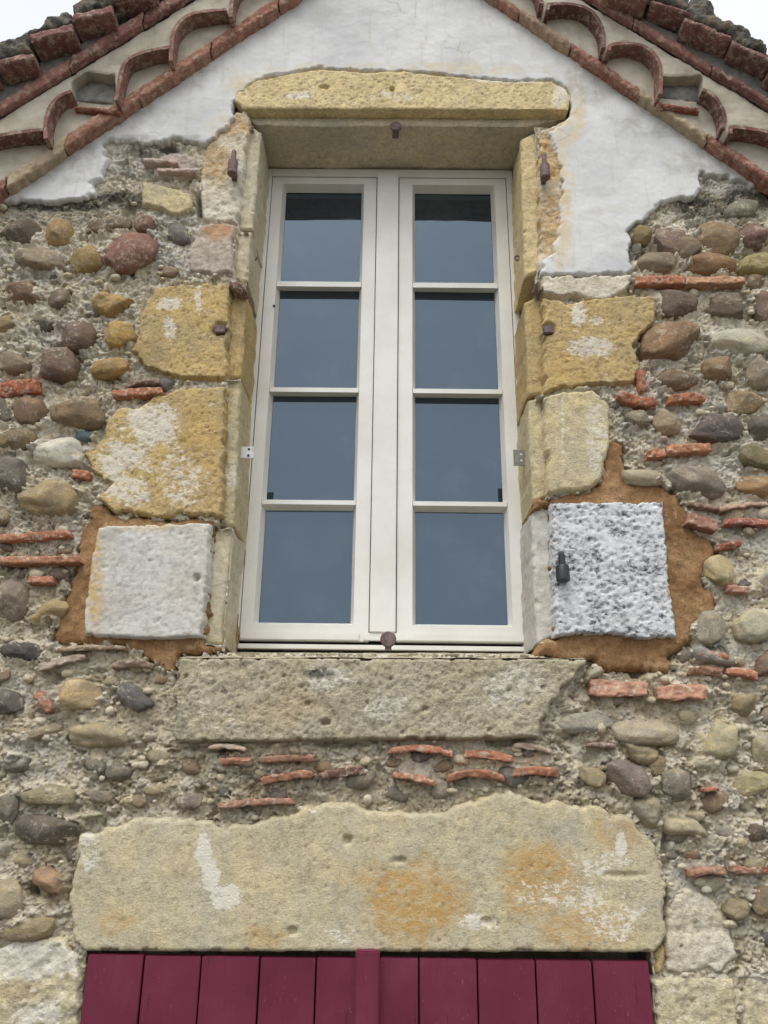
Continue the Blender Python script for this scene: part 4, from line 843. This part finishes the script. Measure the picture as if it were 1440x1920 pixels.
# ------------------------------------------------------------------ eaves: corbelled courses along both rakes
def wline(a, b, Y):                                # world line through two pixels: z = m x + c
    A, B = at(*a, Y), at(*b, Y); m = (B[1]-A[1])/(B[0]-A[0]); return m, A[1]-m*A[0]
def ev(l, x): return l[0]*x+l[1]
def between(l0, l1, xa, xb): return [(xa, ev(l0, xa)), (xb, ev(l0, xb)), (xb, ev(l1, xb)), (xa, ev(l1, xa))]
cornice = link('cornice', None, None, house, (0, 0, 0)); cornice['label'] = 'corbelled tile cornice under the roof edge'
eave = {}
SIDES = {
 -1: dict(b0=((7, 361), (480, 47)), b1=((0, 336), (480, 20)), e0=((0, 216), (213, 86)), e1=((0, 188), (213, 57)), g=((0, 112), (210, 12)),
    waves=[[(-60, 275), (-20, 258), (20, 250), (75, 243), (84, 243)], [(84, 262), (83, 240), (86, 215), (95, 196), (110, 180), (134, 171)],
           [(216, 190), (222, 150), (229, 122), (242, 109), (266, 98), (300, 91), (318, 88)], [(318, 116), (319, 85), (323, 63), (332, 45), (348, 31), (372, 22), (424, 18)], [(430, 34), (432, 8), (438, -14), (452, -34), (470, -48), (520, -56)]],
    box=[(134, 150), (216, 140), (216, 193), (134, 186)]),
  1: dict(b0=((960, 22), (1440, 347)), b1=((960, 3), (1440, 322)), e0=((1193, 55), (1440, 204)), e1=((1223, 49), (1440, 184)), g=((1240, 8), (1440, 106)),
    waves=[[(905, -62), (950, -58), (985, -48), (1004, -34), (1012, -14), (1018, 8)], [(1024, 20), (1024, 8), (1060, 6), (1095, 12), (1115, 25), (1128, 45), (1134, 65), (1134, 92)],
           [(1139, 96), (1139, 85), (1165, 80), (1195, 82), (1220, 92), (1235, 110), (1242, 130), (1240, 178)], [(1318, 168), (1335, 175), (1352, 195), (1362, 220), (1358, 244)], [(1366, 252), (1366, 236), (1400, 240), (1440, 246), (1480, 262), (1500, 300)]],
    box=[(1240, 142), (1317, 140), (1317, 190), (1240, 180)])}
YB, YC, YD, YE, YG = -.058, -.048, -.105, -.130, -.205
def subdiv_relief(name, P, mat, Y, back, **kw):
    return relief(name, P, mat, cornice, Y=Y, depth=.006, bevel=.006, res=.010, jag=.003, amp=.004, freq=14, back=back, world=True, **kw)
for sgn, S in SIDES.items():
    XO = sgn*2.1; lb0, lb1 = wline(*S['b0'], YB), wline(*S['b1'], YB); lb0 = (lb0[0], lb0[1]+.022); le0, le1 = wline(*S['e0'], YE), wline(*S['e1'], YE)
    # thin tile course at the foot
    L = 0; x = XO; cosr = math.cos(math.atan(abs(lb0[0])))
    edges = [XO]
    while abs(edges[-1]) > .0:
        nx_ = edges[-1]-sgn*rng.choice((.10, .20, .24, .26, .30))
        if nx_*sgn < .02: edges.append(0.0); break
        edges.append(nx_)
    for xa, xb in zip(edges[:-1], edges[1:]):
        col = rng.choice(((156, 104, 84), (160, 112, 90), (174, 154, 122), (168, 150, 122), (150, 98, 82), (166, 132, 106)))
        P = between(lb0, lb1, xa-sgn*.002, xb+sgn*.002)
        relief('flat_tile', P, M['verge'], cornice, Y=YB+rng.uniform(-.004, .004), depth=.006, bevel=.004, res=.006, jag=.006, jf=34, amp=.006, freq=24, back=.0, world=True, color=lin(*col, 1.05))
    # render between the foot course and the wave, then the proud render above the wave
    lc0 = (lb1[0], lb1[1]-.012); ld1 = (le0[0], le0[1]+.02)
    subdiv_relief('infill_render', between(lc0, ld1, XO, 0), M['cream'], YC, .0, skirt_n=1)
    wv = []
    order = S['waves']
    for k, wpx in enumerate(order): wv.append(np.array([at(*p, YD) for p in wpx]))
    low = [tuple(p) for w_ in wv for p in w_]
    bx = [at(*p, YD) for p in S['box']]
    poly = []
    if sgn < 0:
        poly = [(XO, ev(ld1, XO)), (XO, low[0][1]-.25)]
        for k, w_ in enumerate(wv):
            poly += [tuple(p) for p in w_]
            if k == 1: poly += [bx[0], at(160, 132, YD), bx[1]]
        poly += [(0.0, low[-1][1]+.3), (0.0, ev(ld1, 0.0))]
    else:
        poly = [(0.0, ev(ld1, 0.0)), (0.0, low[0][1]+.3)]
        for k, w_ in enumerate(wv):
            ww = [tuple(p) for p in w_]
            if k == 2: ww = ww[:-1]+[bx[0], bx[1]]
            poly += ww
        poly += [(XO, low[-1][1]-.25), (XO, ev(ld1, XO))]
    relief('wave_render', poly, M['cream'], cornice, Y=YD, depth=.005, bevel=.005, res=.0075, jag=.0025, amp=.004, freq=14, back=YC+.004, world=True)
    for w_ in wv:                                   # arched tile under every wave
        t = chaikin(np.concatenate([w_, w_[::-1]]), 0)[:len(w_)]; q = [t[0]]
        for a, c in zip(t[:-1], t[1:]):
            for f in (.33, .66, 1): q.append(a*(1-f)+c*f)
        q = np.array(q)
        for _ in range(2): q[1:-1] = (q[:-2]+2*q[1:-1]+q[2:])/4
        T = np.gradient(q, axis=0); T /= np.hypot(T[:, 0], T[:, 1])[:, None]; Nn = np.stack([T[:, 1], -T[:, 0]], 1)
        if Nn[len(Nn)//2, 1] > 0: Nn = -Nn
        j = fbm(q[:, 0], q[:, 1], 30, 3, .6, 3)*.003
        lowq = q+Nn*(.013+j)[:, None]; upq = q-Nn*.002
        b = MB(); n = len(q)
        for i in range(n-1):
            b.quad(*[(p[0], YD-.006, p[1]) for p in (upq[i], upq[i+1], lowq[i+1], lowq[i])])
            b.quad((lowq[i][0], YD-.006, lowq[i][1]), (lowq[i+1][0], YD-.006, lowq[i+1][1]), (lowq[i+1][0], YC+.004, lowq[i+1][1]), (lowq[i][0], YC+.004, lowq[i][1]))
            b.quad((upq[i][0], YD-.006, upq[i][1]), (upq[i+1][0], YD-.006, upq[i+1][1]), (upq[i+1][0], YC+.004, upq[i+1][1]), (upq[i][0], YC+.004, upq[i][1]))
        for e_ in (0, n-1): b.quad((upq[e_][0], YD-.006, upq[e_][1]), (lowq[e_][0], YD-.006, lowq[e_][1]), (lowq[e_][0], YC+.004, lowq[e_][1]), (upq[e_][0], YC+.004, upq[e_][1]))
        b.build('canal_tile', M['verge'], cornice, smooth=True, color=lin(*rng.choice(((118, 78, 70), (126, 82, 73), (108, 72, 66), (134, 92, 80))), 1.1, .8))
    # open mouth of a broken tile: grey bed and a red tile at its foot
    bb = atv(S['box'], YC-.008); relief('broken_bed', bb, M['greymortar'], cornice, Y=YC-.006, depth=.004, bevel=.004, res=.006, jag=.002, amp=.004, back=.0, world=True)
    p0, p1 = (S['box'][3], S['box'][2])
    P = [at(p0[0]-2, p0[1]-1, YD), at(p1[0]+2, p1[1]-1, YD), at(p1[0]+2, p1[1]+5, YD), at(p0[0]-2, p0[1]+5, YD)]
    relief('flat_tile', P, M['verge'], cornice, Y=YD+.03, depth=.006, bevel=.004, res=.004, jag=.002, amp=.003, back=YC, world=True, color=lin(150, 86, 66, 1.0), label='red tile at the foot of the broken gap')
    # second tile course
    edges = [XO]
    while True:
        nx_ = edges[-1]-sgn*rng.choice((.24, .26, .28, .30))
        if nx_*sgn < .05: edges.append(0.0); break
        edges.append(nx_)
    le_lo = (le0[0], le0[1]+.028)
    for xa, xb in zip(edges[:-1], edges[1:]):
        relief('flat_tile', between(le_lo, le1, xa-sgn*.002, xb+sgn*.002), M['verge'], cornice, Y=YE+rng.uniform(-.005, .005), depth=.005, bevel=.004, res=.006, jag=.004, jf=30, amp=.004, back=YD+.004, world=True, color=lin(*rng.choice(((140, 92, 82), (150, 100, 88), (132, 86, 78))), 1.12, .8))
    # shaded mortar bed below the verge tiles
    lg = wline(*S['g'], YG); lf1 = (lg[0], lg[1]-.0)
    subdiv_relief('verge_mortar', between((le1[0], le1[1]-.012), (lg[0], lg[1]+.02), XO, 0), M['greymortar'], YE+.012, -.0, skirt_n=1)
    eave[sgn] = lg
# ------------------------------------------------------------------ roof with its verge tiles
roofb = MB()
for sgn in (-1, 1):
    lg = eave[sgn]; XO = sgn*2.35
    roofb.prism([(0, ev(lg, 0)+.03), (XO, ev(lg, XO)+.03), (XO, ev(lg, XO)+.07), (0, ev(lg, 0)+.07)], YG+.06, 7.2)
roof = roofb.build('roof', M['rooftile'], house)
VT = [[(-75, 150), (-12, 122), (-8, 158), (-72, 190)], [(-8, 112), (62, 96), (64, 134), (-4, 146)], [(54, 63), (134, 43), (138, 86), (62, 101)], [(134, 28), (208, 9), (211, 44), (140, 58)], [(212, -8), (288, -32), (292, 2), (216, 14)],
      [(1136, -34), (1216, -8), (1214, 14), (1136, -6)], [(1222, -2), (1298, 22), (1290, 40), (1224, 12)], [(1284, 30), (1373, 66), (1371, 90), (1282, 58)], [(1374, 74), (1448, 107), (1446, 134), (1372, 106)], [(1450, 116), (1520, 152), (1518, 180), (1448, 146)]]
TT = [[(-80, 122), (-10, 76), (48, 56), (64, 94), (0, 110), (-70, 148)], [(44, 64), (52, 52), (84, 44), (86, 32), (128, 12), (136, 40), (60, 62)], [(128, 14), (130, 4), (190, -16), (212, -6), (208, 8), (136, 27)], [(196, -10), (210, -30), (280, -56), (290, -34), (212, -10)],
      [(1140, -62), (1220, -38), (1300, -24), (1296, 18), (1220, -4), (1138, -36)], [(1288, 16), (1298, -16), (1328, -8), (1346, 12), (1350, 30), (1376, 46), (1372, 64), (1286, 30)], [(1352, 32), (1408, 56), (1416, 70), (1446, 84), (1450, 104), (1374, 74)], [(1444, 88), (1520, 130), (1524, 152), (1448, 112)]]
for P in VT:
    A_, B_, C_, D_ = [np.array(p, float) for p in P]; f = .36
    P = [tuple(A_), tuple(B_), tuple(B_+(C_-B_)*f), tuple(A_+(D_-A_)*f)]
    relief('verge_tile', P, M['verge'], roof, Y=YG+rng.uniform(-.010, .008), depth=.008, bevel=.006, res=.005, jag=.005, jf=30, amp=.004, back=YE+.012, color=lin(*rng.choice(((128, 84, 76), (136, 90, 80), (118, 80, 74))), 1.05, .8))
for P in TT:
    relief('roof_tile', P, M['rooftile'], roof, Y=YG+.012, depth=.03, bevel=.02, res=.006, jag=.012, jf=20, amp=.010, freq=20, back=YG+.5, skirt_n=6)
